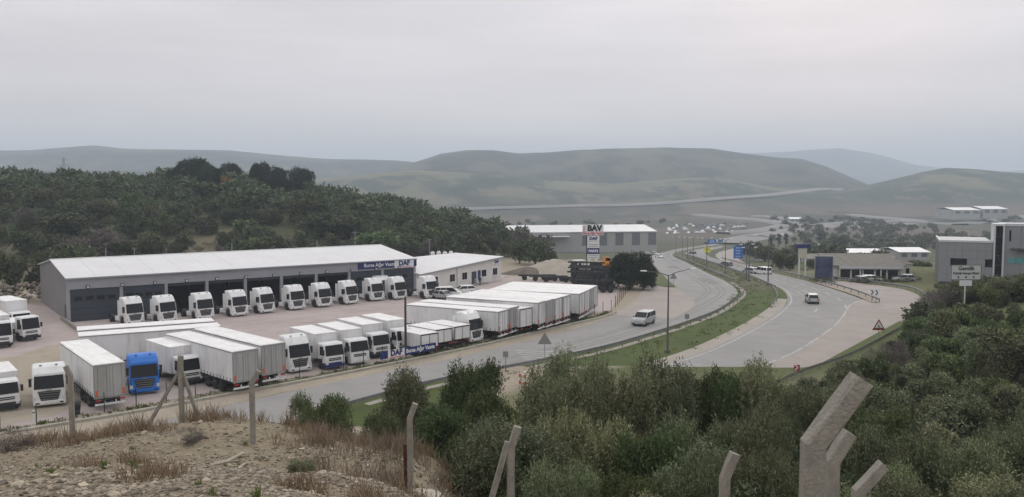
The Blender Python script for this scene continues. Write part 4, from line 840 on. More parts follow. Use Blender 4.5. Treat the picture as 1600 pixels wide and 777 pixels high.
w = obj('window', MB().box(-.5, .3, -.94, -.902, 1.0, 1.8).mesh(white_s), t); obj('pane', MB().box(-.44, .24, -.96, -.942, 1.06, 1.74).mesh(glass), w); obj('door', MB().box(.5, .95, -.93, -.902, .05, 1.9).mesh(doorg), t)
def chassis_spec():
    S = [('rail', MB().box(-7.6, 0, s*.42-.05, s*.42+.05, .75, 1.02).mesh(chas)) for s in (-1, 1)]
    for x in (-7.4, -5.6, -3.8, -2.0, -.2): S.append(('cross_member', MB().box(x-.06, x+.06, -.37, .37, .78, .98).mesh(chas)))
    for x in (-1.2, -2.5, -6.4):
        S.append(('axle', MB().tube((x, -1, .5), (x, 1, .5), .08, n=6).mesh(chas)))
        for s in (-1, 1): S.append(W_(x, s*1.02, .5, .36))
    return S
_wc.clear(); rimm = mat('rim_pale', (.5, .51, .52), .5); CS = chassis_spec(); n = 0; LV = ['on the ground', 'in the middle layer', 'on top']
for k in range(7):
    b = P(964-1.5*k, 457-3.6*k); 
    for lv in range(3):
        if (k == 0 and lv == 2) or (k in (2, 5) and lv == 2): continue
        o = place(CS, 'truck_chassis', b+Vector((-.6*lv+random.uniform(-.4, .4), .5*lv, lv*1.12)), ang(-14+random.uniform(-5, 5)), f'bare black lorry chassis with wheels {LV[lv]} of the heap', 'chassis', f'black chassis stacked {LV[lv]} of the heap')
for k in range(3):
    place(CS, 'truck_chassis', P(905-18*k, 441-2*k), ang(-10+6*k), f'bare black chassis lying left of the heap, {ORD[k]} from the heap', 'chassis', 'loose chassis left of the heap')
p = P(944, 429)+Vector((0, 0, .7)); t = thing('excavator', p, radians(20), 'orange excavator with raised boom behind the chassis heap', 'excavator')
org = mat('machine_orange', (.58, .22, .025), .5, var=.1)
for s in (-1, 1): obj('track', MB().prism([(-1.6, .1), (1.6, .1), (1.9, .45), (1.6, .85), (-1.6, .85), (-1.9, .45)], .5, .05, y0=s*.95).mesh(chas), t)
obj('body', MB().prism([(-1.9, 1.0), (1.4, 1.0), (1.4, 1.6), (.4, 1.9), (-1.7, 2.1), (-1.95, 1.7)], 2.2, .1).mesh(org), t)
cb = obj('cab', MB().prism([(.1, 1.9), (1.5, 1.6), (1.4, 2.9), (.2, 3.0)], 1.0, .06, y0=.55).mesh(org), t); obj('cab_window', MB().prism([(.3, 2.2), (1.52, 2.1), (1.44, 2.8), (.35, 2.85)], 1.04, .04, y0=.55).mesh(glass), cb)
bo = obj('boom', MB().bar((1.2, -.3, 1.7), (3.0, -.3, 3.1), .35, .4).bar((3.0, -.3, 3.1), (5.2, -.3, 2.6), .3, .34).mesh(org), t); obj('bucket', MB().prism([(5.0, 2.3), (5.6, 2.4), (5.5, 1.7), (4.9, 1.6)], .9, .05, y0=-.3).mesh(chas), bo)
def mound(name, u, v, wx, wy, h, m, label):
    p = P(u, v); n = 26; V = []; 
    for i in range(n+1):
        for j in range(n+1):
            x, y = (i/n*2-1), (j/n*2-1); r = hypot(x, y); z = h*max(0, 1-r)**.9*(1+.5*float(fbm(x*3+7, y*3)))
            V.append((x*wx, y*wy, z-.05))
    Q = [(i*(n+1)+j, (i+1)*(n+1)+j, (i+1)*(n+1)+j+1, i*(n+1)+j+1) for i in range(n) for j in range(n)]
    o = obj(name, fast_mesh(V, Q, m, name, True), None, p); tag(o, label, 'mound')
mound('sand_mound', 862, 425, 8, 8, 3.0, mat('pale_sand', (.33, .30, .25), .95, var=.12, scale=.6, bump=.4, bscale=3), 'pale heaped sand mound right of the white office')
mound('soil_mound', 822, 428, 6, 4, 1.6, mat('dark_soil', (.13, .11, .09), .95, var=.3, scale=.8, bump=.5), 'low dark heap of soil between the office and sand mound')

# ------------------------------------------------------------------ guard rails
railpost = MB().box(-.05, .05, -.06, .06, -.1, .72).mesh(railm)
def guardrail(pts, label, step=4., off=0.):
    q = spline(pts, 1.5); ln = sum((b-a).length for a, b in zip(q, q[1:])); q = resample(q, int(ln/step)+2)
    q[:, 2] = Bz(q[:, 0], q[:, 1]); o = Vector(q[0]); t = thing('guard_rail', o, 0, label, 'guard rail', 'guard rails beside the carriageways')
    rings = []
    for k in range(len(q)):
        d = Vector(q[min(k+1, len(q)-1)]-q[max(k-1, 0)]); d.z = 0; s = Vector((-d.y, d.x, 0)).normalized(); c = Vector(q[k])-o
        rings.append([c+s*a+Vector((0, 0, z)) for a, z in ((-.03, .44), (.07, .5), (.07, .56), (.0, .6), (.07, .64), (.07, .70), (-.03, .76))])
    obj('rail_beam', MB().loft(rings).mesh(railm), t)
    for k in range(len(q)): obj('post', railpost, t, tuple(Vector(q[k])-o))
shift = lambda pts, dx, dy: [p+Vector((dx, dy, 0)) for p in pts]
guardrail(shift(LB[3:15], .9, -.9), 'near-side guard rail of the left carriageway from the olive trees to the tip')
guardrail([*shift(LB[15:20], 1.4, 0)], 'far guard rail curving along the left carriageway', 5)
guardrail([*shift(RA[9:15], -1.0, .8)], 'guard rail along the left edge of the right carriageway behind the median grass')
guardrail([*shift(RA[7:10], -1.6, .4)], 'short guard rail round the tip of the median')
guardrail([GB(*p) for p in [(1205, 612), (1240, 594), (1268, 583), (1325, 563), (1382, 533), (1428, 505), (1446, 481), (1444, 464), (1418, 453), (1360, 444.5), (1290, 436.5)]], 'right-hand guard rail sweeping round the side road')
guardrail([GB(*p) for p in [(1374, 474), (1345, 462), (1305, 449), (1265, 438), (1220, 428), (1170, 417), (1128, 405)]], 'right-hand guard rail of the right carriageway from the wedge island')

# ------------------------------------------------------------------ lamps and road signs
lampm = mat('lamp_post_grey', (.13, .13, .13), .6, metal=.3)
def lamp(u, v, h, rz, label, arms=2, arm=2.6, gr='double-arm road lamps on the median'):
    g = GB(u, v); t = thing('street_lamp', g, rz, label, 'street lamp', gr)
    obj('shaft', MB().tube((0, 0, 0), (0, 0, h), .13, .07, 8).mesh(lampm), t); obj('base', MB().box(-.22, .22, -.22, .22, 0, .35).mesh(lampm), t)
    for s in (-1, 1)[:arms]:
        a = obj('arm', MB().path([(0, 0, h-.1), (s*arm*.4, 0, h+.28), (s*arm, 0, h+.55)], [.05, .045, .04], 6).mesh(lampm), t)
        obj('lamp_head', MB().loft([[(s*arm, -.13, h+.5), (s*(arm+.75), -.1, h+.58), (s*(arm+.75), .1, h+.58), (s*arm, .13, h+.5)], [(s*arm, -.08, h+.66), (s*(arm+.7), -.06, h+.66), (s*(arm+.7), .06, h+.66), (s*arm, .08, h+.66)]]).mesh(white_s), a)
lamp(1043, 552, 8.9, radians(25), 'nearest double-arm street lamp, on the median grass', arm=3.0)
lamp(1200, 446, 9.4, radians(15), 'tall double-arm street lamp at the tip end of the median rail')
for k, (u, v, h) in enumerate([(1170, 440, 6.5), (1166, 437, 7), (1133, 427, 8), (1104, 419, 8), (1083, 412, 8), (1074, 405, 8), (1066, 401, 8), (1056, 397, 8)]):
    lamp(u, v, h, radians(20), f'dark lamp post on the median, {ORD[k]} beyond the tall double-arm lamp', arm=1.2)
def signpost(name, u, v, h, board, label, cat='sign', rz=0., z0=None, posts=(0,), gr=None, fn=None, thick=.05, pm=None):
    g = (fn or GB)(u, v); t = thing(name, g, rz, label, cat, gr); w, bh, m = board
    for x in posts: obj('post', MB().tube((x, 0, -.2), (x, 0, h), .045 if w < 1.5 else .09, n=7).mesh(pm or steel), t)
    b = obj('board', MB().box(-w/2, w/2, -.1-thick, -.1, h-bh, h).mesh(m), t); return t, b, h-bh
def tri(name, u, v, h, s, m, label, inner=None, rz=0.):
    g = GB(u, v); t = thing(name, g, rz, label, 'sign', 'roadside warning signs'); obj('post', MB().tube((0, 0, -.2), (0, 0, h-.2), .04, n=7).mesh(steel), t)
    T = lambda k, y: [(-s*k, y, h-s*1.7*(.5+.5*k)+ (1-k)*.1), (s*k, y, h-s*1.7*(.5+.5*k)+(1-k)*.1), (0, y, h-(1-k)*s*.9)]
    b = obj('board', MB().loft([T(1, -.07), T(1, -.04)]).mesh(m), t)
    if inner: f = obj('face', MB().loft([T(.62, -.085), T(.62, -.071)]).mesh(inner), b); obj('symbol', MB().box(-.05, .16, -.1, -.086, h-s*1.25, h-s*1.1).box(-.12, -.05, -.1, -.086, h-s*1.1, h-s*.85).mesh(black), b)
signbk = mat('sign_back_grey', (.26, .265, .265), .55, metal=.3)
tri('warning_sign', 851, 560, 2.9, .78, signbk, 'grey back of a triangular sign by the hatched road marking')
tri('warning_sign', 1052, 450, 2.9, .7, signbk, 'grey back of a small triangular sign on the traffic island')
tri('warning_sign', 1372, 536, 2.9, .8, mat('faded_red', (.20, .05, .045), .6), 'red-bordered triangular warning sign beside the side road bend', white_s)
signpost('road_sign', 790, 581, 2.1, (.55, .6, signbk), 'small grey sign back left of the triangular sign'); signpost('road_sign', 1073, 508, 1.5, (.6, .65, signbk), 'small square sign on the median rail right of the near lamp')
t, b, z = signpost('chevron_sign', 1244, 597, 1.7, (.55, .6, mat('dull_red', (.33, .035, .04), .6)), 'red and white chevron sign at the end of the right guard rail'); obj('chevron', MB().bar((-.2, -.16, z+.1), (.1, -.16, z+.35), .02, .12).bar((.1, -.16, z+.35), (-.2, -.16, z+.6), .02, .12).mesh(white_s), b)
t, b, z = signpost('direction_sign', 1153, 409, 5.6, (3.3, 4.4, signb), 'large tall blue direction sign right of the carriageways', posts=(-1.3, 1.3))
for k in range(4): obj('lettering', text_mesh(['BURSA', 'GEMLİK', 'İZNİK', 'YALOVA'][k], .55, white_s, .02), b, (-.1, -.17, z+3.7-k*1.0), (pi/2, 0, 0))
t, b, z = signpost('direction_sign', 1112, 399, 7.4, (4.0, 1.9, signb), 'wide blue direction sign above the far carriageway', posts=(-1.6, 1.6)); obj('lettering', text_mesh('BURSA', .7, white_s, .02), b, (0, -.17, z+1.2), (pi/2, 0, 0)); obj('stripe', MB().box(-1.5, 1.5, -.17, -.152, z+.35, z+.5).mesh(white_s), b)
t, b, z = signpost('direction_sign', 1125, 397, 7.8, (2.6, 1.8, mat('sign_teal', (.05, .2, .33), .5)), 'smaller teal-blue sign right behind the wide blue sign', posts=(-1., 1.)); obj('stripe', MB().box(-1., 1., -.17, -.152, z+1.2, z+1.4).mesh(white_s), b)
t, b, z = signpost('exit_sign', 1105, 402, 4.2, (2.8, 2.2, yellow), 'yellow direction sign beside the far right carriageway', posts=(-1., 1.)); obj('stripe', MB().box(-1., 1., -.17, -.152, z+1.3, z+1.5).mesh(black), b)
g = GB(820, 607)
for k, (dx, dy) in enumerate(((0, 0), (-.45, .5))):
    t = thing('marker_post', (g.x+dx, g.y+dy, g.z), 0, f'{["taller", "shorter"][k]} red and white striped marker post beside the olive trees', 'post', 'striped marker posts')
    for q in range(5 if k == 0 else 4): obj('stripe', MB().tube((0, 0, q*.32), (0, 0, q*.32+.319), .1, n=8).mesh(redp if q % 2 else white_s), t)
for k, (u, v) in enumerate(((1362, 473), (1369, 474))):
    g = GB(u, v); t = thing('keep_sign', g+Vector((0, 0, .1)), 0, f'{["left", "right"][k]} small chevron board on the wedge island', 'sign', 'boards on the wedge island')
    obj('post', MB().tube((0, 0, 0), (0, 0, 1.9), .05, n=7).mesh(steel), t); b = obj('board', MB().box(-.32, .32, -.1, -.05, 1.0, 2.2).mesh(white_s), t); obj('chevron', MB().bar((-.15, -.11, 1.2), (.15, -.11, 1.6), .02, .14).bar((.15, -.11, 1.6), (-.15, -.11, 2.0), .02, .14).mesh(black), b)
def town_sign():
    y = 112; x = xat(1507, y, 470); z = H1(x, y); t = thing('town_sign', (x, y, z), 0, 'white place-name sign on a single pole above the olive wood', 'sign')
    top = zat(414, y)-z; obj('post', MB().tube((0, 0, -.5), (0, 0, top-1.8), .09, n=8).mesh(white_s), t)
    b = obj('board', MB().box(-1.95, 1.95, -.16, -.1, top-1.95, top).mesh(mat('sign_offwhite', (.5, .51, .5), .5)), t)
    obj('border', MB().box(-1.95, 1.95, -.175, -.162, top-.06, top).box(-1.95, 1.95, -.175, -.162, top-1.95, top-1.89).box(-1.95, -1.89, -.175, -.162, top-1.89, top-.06).box(1.89, 1.95, -.175, -.162, top-1.89, top-.06).mesh(black), b)
    obj('lettering', text_mesh('Gemlik', .72, black, .02), b, (0, -.18, top-.46), (pi/2, 0, 0)); obj('lettering', text_mesh('Küçük Sanayi Sitesi', .44, black, .02), b, (0, -.18, top-1.08), (pi/2, 0, 0))
    for k in (-1, 0, 1): obj('symbol', MB().box(k*1.0-.1, k*1.0+.1, -.175, -.162, top-1.72, top-1.48).mesh(black), b)
    obj('name_plate', MB().box(-.8, .8, -.15, -.1, top-2.75, top-2.02).mesh(white_s), t)
town_sign()
# ------------------------------------------------------------------ buildings on the right
def pxbox(u0, u1, y, v0, v1):                          # size in metres of a picture box standing at distance y
    return xat(u0, y, v1), xat(u1, y, v1), zat(v1, y), zat(v0, y)
pan = mat('panel_grey', (.245, .25, .265), .55, var=.05, scale=.4); pan2 = mat('panel_dark', (.115, .12, .13), .5, var=.1, scale=.5); parap = mat('parapet_pale', (.52, .53, .55), .6)
def grey_factory():
    y = 168; x0, x1, zb, zt = pxbox(1468, 1551, y, 376, 432); gz = 0.; x1 = x0+9.0; rot = radians(-24)
    t = thing('factory_building', (x0, y, gz), rot, 'two-storey grey panelled factory behind the olive wood', 'building'); w = x1-x0; h = zt-gz; D = 17
    n = 7
    for r in range(5):
        z0, z1 = .2+(h-.5)*r/5, .2+(h-.5)*(r+1)/5-.04
        if r == 2: continue
        for k in range(n): obj('wall_panel', MB().box(w*k/n, w*(k+1)/n-.03, 0, .25, z0, z1).mesh(pan), t)
    z0, z1 = .2+(h-.5)*2/5, .2+(h-.5)*3/5-.04
    for a, b, m in ((0, .2, pan), (.2, .52, pan2), (.52, .86, pan), (.86, 1, pan2)): 
        q = obj('window_band' if m is pan2 else 'wall_panel', MB().box(w*a, w*b-.02, .02 if m is pan2 else 0, .25, z0, z1).mesh(glass if m is pan2 else m), t)
    obj('core', MB().box(.05, w-.05, .26, D, 0, h-.25).mesh(pan2), t)
    obj('side_wall', MB().box(-.25, -.002, 0, D, 0, h-.2).mesh(pan), t)
    for k in range(5): obj('wall_rib', MB().box(-.3, -.252, D*k/5, D*k/5+.12, 0, h-.2).mesh(pan2), t)
    obj('roof', MB().box(0, w, .3, D, h-.24, h-.1).mesh(mat('flat_roof', (.55, .55, .55), .8, var=.1)), t)
    obj('parapet', MB().box(-.3, w, -.08, .3, h-.26, h+.12).box(-.3, 0, .3, D, h-.2, h+.12).mesh(parap), t)
    # stair tower and taller wing
    t = thing('factory_wing', (x0+9.02*cos(rot)+.3*sin(rot), y+9.02*sin(rot)-.3*cos(rot), gz), rot, 'taller grey factory wing with glazed white-framed stair tower', 'building'); s = 162/F; h = zat(351, 162); wt = 15*s
    obj('tower_frame', MB().box(0, .3, 0, 6, 0, h).box(wt-.3, wt, 0, 6, 0, h).box(.3, wt-.3, 0, 6, h-.35, h).mesh(parap), t)
    for k in range(6): obj('glass_pane', MB().box(.32, wt-.32, .3, .4, .1+(h-.6)*k/6, (h-.6)*(k+1)/6).mesh(glass), t)
    obj('tower_back', MB().box(.31, wt-.31, .6, 5.9, 0, h-.4).mesh(pan2), t)
    W2 = 90*s
    for r in range(5):
        for k in range(4): obj('wall_panel', MB().box(wt+.05+W2*k/4, wt+W2*(k+1)/4, .5, .75, (h-.4)*r/5, (h-.4)*(r+1)/5-.04).mesh(pan), t)
    obj('core', MB().box(wt+.06, wt+W2, .76, 14, 0, h-.42).mesh(pan2), t)
    obj('parapet', MB().box(wt+.05, wt+W2, .4, .9, h-.38, h+.1).box(wt+.05, wt+W2, .9, 14, h-.4, h-.2).mesh(parap), t)
    obj('canopy', MB().box(wt+1.2, wt+W2, -1.2, .48, h*.6, h*.6+.2).mesh(pan2), t)
    obj('sign_board', MB().box(wt+.6, wt+1.8, .4, .48, h*.36, h*.44).box(wt+2.0, wt+3.2, .4, .48, h*.36, h*.46).mesh(mat('teal_board', (.1, .32, .33), .5)), t)
    for k in range(2): obj('window', MB().box(wt+.8+.0, wt+1.1, .44, .48, h*.72, h*.9).mesh(glass), t)
grey_factory()
def showroom():
    g = GB(1300, 438); y = g.y; s = y/F
    t = thing('showroom_building', g, radians(-6), 'low roadside showroom with brown-grey roof and white fascia', 'building'); w = 108*s
    wl = mat('plaster_white', (.55, .53, .49), .8, var=.12, scale=1); rf = mat('brown_roof', (.155, .145, .125), .9, var=.2, scale=.8)
    obj('wall', MB().box(0, w, 0, 12, -1, 3.0).mesh(wl), t)
    for k in range(8): obj('roof_sheet', MB().loft([[(-.4+(w+.8)*k/8, -.6, 3.02), (-.4+(w+.8)*(k+1)/8-.03, -.6, 3.02), (-.4+(w+.8)*(k+1)/8-.03, -.6, 3.2), (-.4+(w+.8)*k/8, -.6, 3.2)], [(-.4+(w+.8)*k/8, 12.5, 4.6), (-.4+(w+.8)*(k+1)/8-.03, 12.5, 4.6), (-.4+(w+.8)*(k+1)/8-.03, 12.5, 4.78), (-.4+(w+.8)*k/8, 12.5, 4.78)]]).mesh(rf), t)
    obj('fascia', MB().box(1.2, w-.3, -.75, -.62, 2.55, 3.15).mesh(parap), t)
    for k in range(5): obj('window', MB().box(1.6+(w-2.4)*k/5, 1.2+(w-2.4)*(k+1)/5, -.08, -.002, .3, 2.3).mesh(glass), t)
    for k in range(4): obj('column', MB().box(1.4+(w-2)*k/3-.12, 1.4+(w-2)*k/3+.12, -.6, -.36, -1, 2.54).mesh(wl), t)
    b = GB(1273, 440); t = thing('billboard', b, radians(-6), 'dark blue picture billboard beside the roadside showroom', 'billboard')
    p = obj('board', MB().box(0, 26*s, -.1, .15, .3, 5.2).mesh(mat('billboard_print', (.012, .018, .06), .6, col2=(.07, .085, .15), scale=.5)), t)
    obj('frame', MB().box(-.08, 26*s+.08, -.12, .18, 5.2, 5.32).box(-.08, 0, -.12, .18, -.5, 5.2).box(26*s, 26*s+.08, -.12, .18, -.5, 5.2).mesh(steel), t)
    c = GB(1253, 434); t = thing('fuel_totem', c, 0, 'tall pole sign with dark blue top board beside the billboard', 'sign')
    for q in (-.7, .7): obj('leg', MB().box(q-.12, q+.12, -.1, .1, 0, 6.6).mesh(white_s), t)
    obj('board', MB().box(-1.6, 1.6, -.25, .25, 6.6, 7.5).mesh(navy), t); obj('price_board', MB().box(-.95, .95, -.16, .16, 4.4, 6.55).mesh(mat('board_cream', (.45, .44, .36), .6)), t)
    a = GB(1410, 436); t = thing('white_house', a, radians(5), 'small white roadside house right of the showroom', 'house')
    obj('wall', MB().box(-2.2, 2.2, 0, 5, -.5, 3.2).mesh(wl), t); obj('roof', MB().loft([[(-2.5, -.3, 3.2), (2.5, -.3, 3.2), (2.5, 5.3, 3.2), (-2.5, 5.3, 3.2)], [(-1.2, 2.4, 4.1), (1.2, 2.4, 4.1), (1.2, 2.6, 4.1), (-1.2, 2.6, 4.1)]]).mesh(rf), t)
    for k in (-1, 1): obj('window', MB().box(k*1.1-.4, k*1.1+.4, -.05, -.002, 1.2, 2.3).mesh(glass), t)
showroom()
hq = [GB(random.uniform(1275, 1445), random.uniform(439, 447)) for _ in range(60)]+[GB(random.uniform(1190, 1270), random.uniform(420, 427)) for _ in range(14)]
for k, (u, v_, nm) in enumerate(((1376, 441, 'white'), (1395, 440, 'silver'), (1335, 440.5, 'grey'))):
    place(car_spec({'white': white, 'silver': silver, 'grey': grayp}[nm], 4.3, 1.76, 1.48, 'hatch'), 'parked_car', GB(u, v_), radians((10, 170, 95)[k]), f'{nm} car parked before the roadside showroom', 'car', 'cars before the showroom')
# sheds behind the showroom and across the valley
def shed(u0, u1, v0, v1, y, label, roofc=None, D=18, pitch=.8, name='industrial_shed', doors=3, wm=None, rz=0.):
    x0, x1 = xat(u0, y, v1), xat(u1, y, v1); z = zat(v1, y); h = max(zat(v0, y)-z, 1.5); w = x1-x0
    t = thing(name, (x0, y, z), rz, label, 'building', 'sheds across the valley floor'); wm = wm or mat('shed_wall', (.36, .36, .35), .8, var=.1, scale=.2); rm = roofc or roofm
    obj('wall', MB().box(0, w, 0, D, -6, h*.62).mesh(wm), t)
    obj('roof', MB().loft([[(-.4, -.5, h*.62), (-.4, D*.5, h), (-.4, D+.5, h*.62), (-.4, D+.5, h*.62-.15), (-.4, D*.5, h-.15), (-.4, -.5, h*.62-.15)], [(w+.4, -.5, h*.62), (w+.4, D*.5, h), (w+.4, D+.5, h*.62), (w+.4, D+.5, h*.62-.15), (w+.4, D*.5, h-.15), (w+.4, -.5, h*.62-.15)]]).mesh(rm), t)
    for k in range(doors):
        x = w*(k+.5)/doors; d = w/doors*.28; obj('door', MB().box(x-d, x+d, -.06, -.002, 0, h*.45).mesh(pan2), t)
    return t
brown = mat('roof_brown', (.17, .155, .13), .9, var=.2, scale=.3)
for a in [(1325, 1392, 391, 401, 330, 'pale-roofed long shed behind the showroom roof'), (1405, 1452, 389, 402, 320, 'pale-roofed shed left of the grey factory'), (1262, 1310, 400, 412, 260, 'low pale shed behind the billboard', brown), (1320, 1400, 399, 410, 250, 'brown-roofed shed just behind the showroom', brown, 12), (1200, 1240, 405, 414, 300, 'small shed behind the dark roadside trees', brown), (1280, 1330, 383, 390, 520, 'distant low shed left of the cypress group'), (1490, 1532, 325, 334, 900, 'left half of the long white hall on the far right slope', None, 40), (1536, 1575, 323, 333, 900, 'right half of the long white hall on the far right slope', None, 40), (728, 745, 313, 318, 1500, 'tiny white farmhouse on the far plain'), (728, 744, 290, 293, 1700, 'tiny white house high on the far slope'), (1235, 1255, 340, 346, 900, 'small white buildings beside the far interchange'), (1300, 1326, 376, 381, 640, 'grey-roofed low shed in the far tree belt', brown), (1346, 1386, 381, 386, 560, 'long brown-roofed shed before the far tree belt', brown), (1396, 1418, 372, 377, 700, 'small pale shed deep in the far tree belt'), (1440, 1470, 366, 371, 760, 'pale shed far left of the tall factory wing'), (1186, 1206, 389, 394, 420, 'low brown shed behind the tall blue sign', brown), (1060, 1090, 343, 346, 1050, 'low pale shed beyond the far car park')]:
    shed(*a)
def warehouse():
    y = 455; x0, x1 = xat(792, y), xat(1036, y); z = -13.5; w = x1-x0; D = 46; t = thing('warehouse', (x0, y, z), radians(9), 'long white-roofed warehouse with dark bays across the fields', 'building')
    wm = mat('warehouse_wall', (.34, .34, .33), .8, var=.08, scale=.2); h = 7.2; n = 9
    obj('wall', MB().box(0, w, 0, D, -4, h).mesh(wm), t)
    for k in range(n):
        a, b = w*k/n, w*(k+1)/n
        obj('roof_bay', MB().loft([[(a, -.6, h), (b-.1, -.6, h), (b-.1, -.6, h+.3), (a, -.6, h+.3)], [(a, D*.5, h+2.6), (b-.1, D*.5, h+2.6), (b-.1, D*.5, h+2.9), (a, D*.5, h+2.9)], [(a, D+.6, h), (b-.1, D+.6, h), (b-.1, D+.6, h+.3), (a, D+.6, h+.3)]]).mesh(roofm), t)
        if k >= 4: obj('loading_bay', MB().box(a+w/n*.45, b-.6, -.08, -.002, 0, h-.6).mesh(pan2), t)
    obj('canopy', MB().box(0, w*.4, -5, -.02, h-2.2, h-1.9).mesh(roofm), t)
warehouse()

# ------------------------------------------------------------------ far roads
farroad = mat('far_road', (.225, .22, .215), .9, var=.1, scale=.02)
def farribbon(name, pts, w, lift=.8, drop=0.):
    q = [G(u, v, y0=150) for u, v in pts]; q = resample(spline(q, 12), 120)
    d = np.gradient(q[:, :2], axis=0); d /= np.linalg.norm(d, axis=1)[:, None]; nn = np.stack([-d[:, 1], d[:, 0]], -1)*w/2
    V = []
    for k in range(len(q)):
        z = float(np.mean(Hz(q[max(k-3, 0):k+4, 0], q[max(k-3, 0):k+4, 1])))+lift
        for s, dz in ((-1.6, -drop-3), (-1, 0), (1, 0), (1.6, -drop-3)): V.append((q[k, 0]+s*nn[k, 0], q[k, 1]+s*nn[k, 1], z+dz))
    I = np.arange(len(V)).reshape(-1, 4); Q = np.concatenate([np.stack([I[:-1, c], I[:-1, c+1], I[1:, c+1], I[1:, c]], -1) for c in range(3)])
    me = fast_mesh(V, Q, farroad, name)
    structure(name, me)
farribbon('motorway', [(640, 330), (760, 327), (900, 323), (1050, 318), (1150, 310), (1260, 299), (1310, 296)], 14, 3)
farribbon('interchange_road', [(1090, 336), (1140, 341), (1200, 346), (1240, 353), (1330, 356), (1420, 351)], 16, 1.5)
farribbon('interchange_ramp', [(1130, 366), (1180, 362), (1220, 354), (1240, 346), (1215, 341), (1180, 338)], 12, 1.5)
farribbon('interchange_road', [(1180, 372), (1230, 362), (1290, 352), (1370, 347), (1450, 348), (1500, 352)], 14, 1.5)
farribbon('country_road', [(1330, 336), (1400, 343), (1500, 350), (1570, 342), (1640, 335)], 14, 1.5)
farribbon('far_carriageway', [(1128, 382), (1150, 377), (1180, 371), (1215, 366)], 22, 1.2)

# ------------------------------------------------------------------ far parked vehicles
lowcar = MB().prism([(0, .3), (0, .75), (-1.0, .95), (-1.6, 1.45), (-3.3, 1.45), (-4.0, 1.0), (-4.3, .9), (-4.3, .3)], 1.75, .1)
cw = lowcar.mesh(mat('far_car_white', (.75, .76, .78), .3)); cg = lowcar.mesh(mat('far_car_grey', (.18, .19, .2), .3)); cb_ = lowcar.mesh(mat('far_car_blue', (.06, .09, .16), .3))
n = 0
for r in range(6):
    for k in range(13):
        u = 1044+k*10+random.uniform(-3, 3); v = 366-r*2.6-(k*.25); 
        if random.random() < .25: continue
        g = G(u, v, Bz, 300); g = Vector((g.x, g.y, H1(g.x, g.y)))
        m = random.choice((cw, cw, cg, cb_, cg)); nm = {id(cw): 'white', id(cg): 'grey', id(cb_): 'dark blue'}[id(m)]
        o = obj('parked_car', m, None, g, (0, 0, random.choice((1.4, 1.6, .1)))); o.scale = (1.15, 1.15, 1.2)
        tag(o, f'tiny {nm} vehicle in the far car park beyond the carriageways', 'car', f'{nm} vehicles in the far car park')

# ------------------------------------------------------------------ pylon and poles
x = xat(105, 430); z = H1(x, 430); t = thing('power_pylon', (x, 430, z), 0, 'thin lattice power pylon rising behind the left wooded hill', 'pylon'); h = zat(246, 430)-z
for sx in (-1, 1):
    for sy in (-1, 1): obj('leg', MB().tube((sx*1.8, sy*1.8, 0), (sx*.3, sy*.3, h), .14, .08, 5).mesh(steel), t)
br = MB()
for k in range(9):
    f0, f1 = k/9, (k+1)/9; a, b = 1.8-1.5*f0, 1.8-1.5*f1
    for sx in (-1, 1): br.tube((sx*a, -a, h*f0), (-sx*b, -b, h*f1), .07, n=4)
obj('bracing', br.mesh(steel), t)
for f in (.8, .88, .96): obj('cross_arm', MB().bar((-3, 0, h*f), (3, 0, h*f), .12, .15).mesh(steel), t)
for k, (u, v0, v1, y) in enumerate(((671, 372, 402, 192), (555, 361, 392, 186), (210, 386, 409, 165))):
    x = xat(u, y); z = H1(x, y); t = thing('utility_pole', (x, y, z), 0, ['thin pale pole behind the low office', 'thin pale pole behind the hall roof', 'thin pole behind the left half of the hall roof'][k], 'pole'); hh = zat(v0, y)-z
    obj('shaft', MB().tube((0, 0, 0), (0, 0, hh), .09, .06, 6).mesh(steel), t); obj('cross_arm', MB().bar((-.6, 0, hh-.4), (.6, 0, hh-.4), .06, .08).mesh(steel), t)
t = thing('tank_row', (xat(676, 190), 190, zat(404, 190)), 0, 'row of white tanks behind the low office roof', 'tank')
for k in range(4): obj('tank', MB().path([(k*1.35, 0, .5), (k*1.35, 0, .6), (k*1.35, 0, 1.3), (k*1.35, 0, 1.5+.15*(k % 2))], [.5, .52, .52, .3], 8).mesh(white_s), t)
obj('tank_frame', MB().box(-.6, 4.7, -.6, .6, -3, .45).mesh(steel), t)

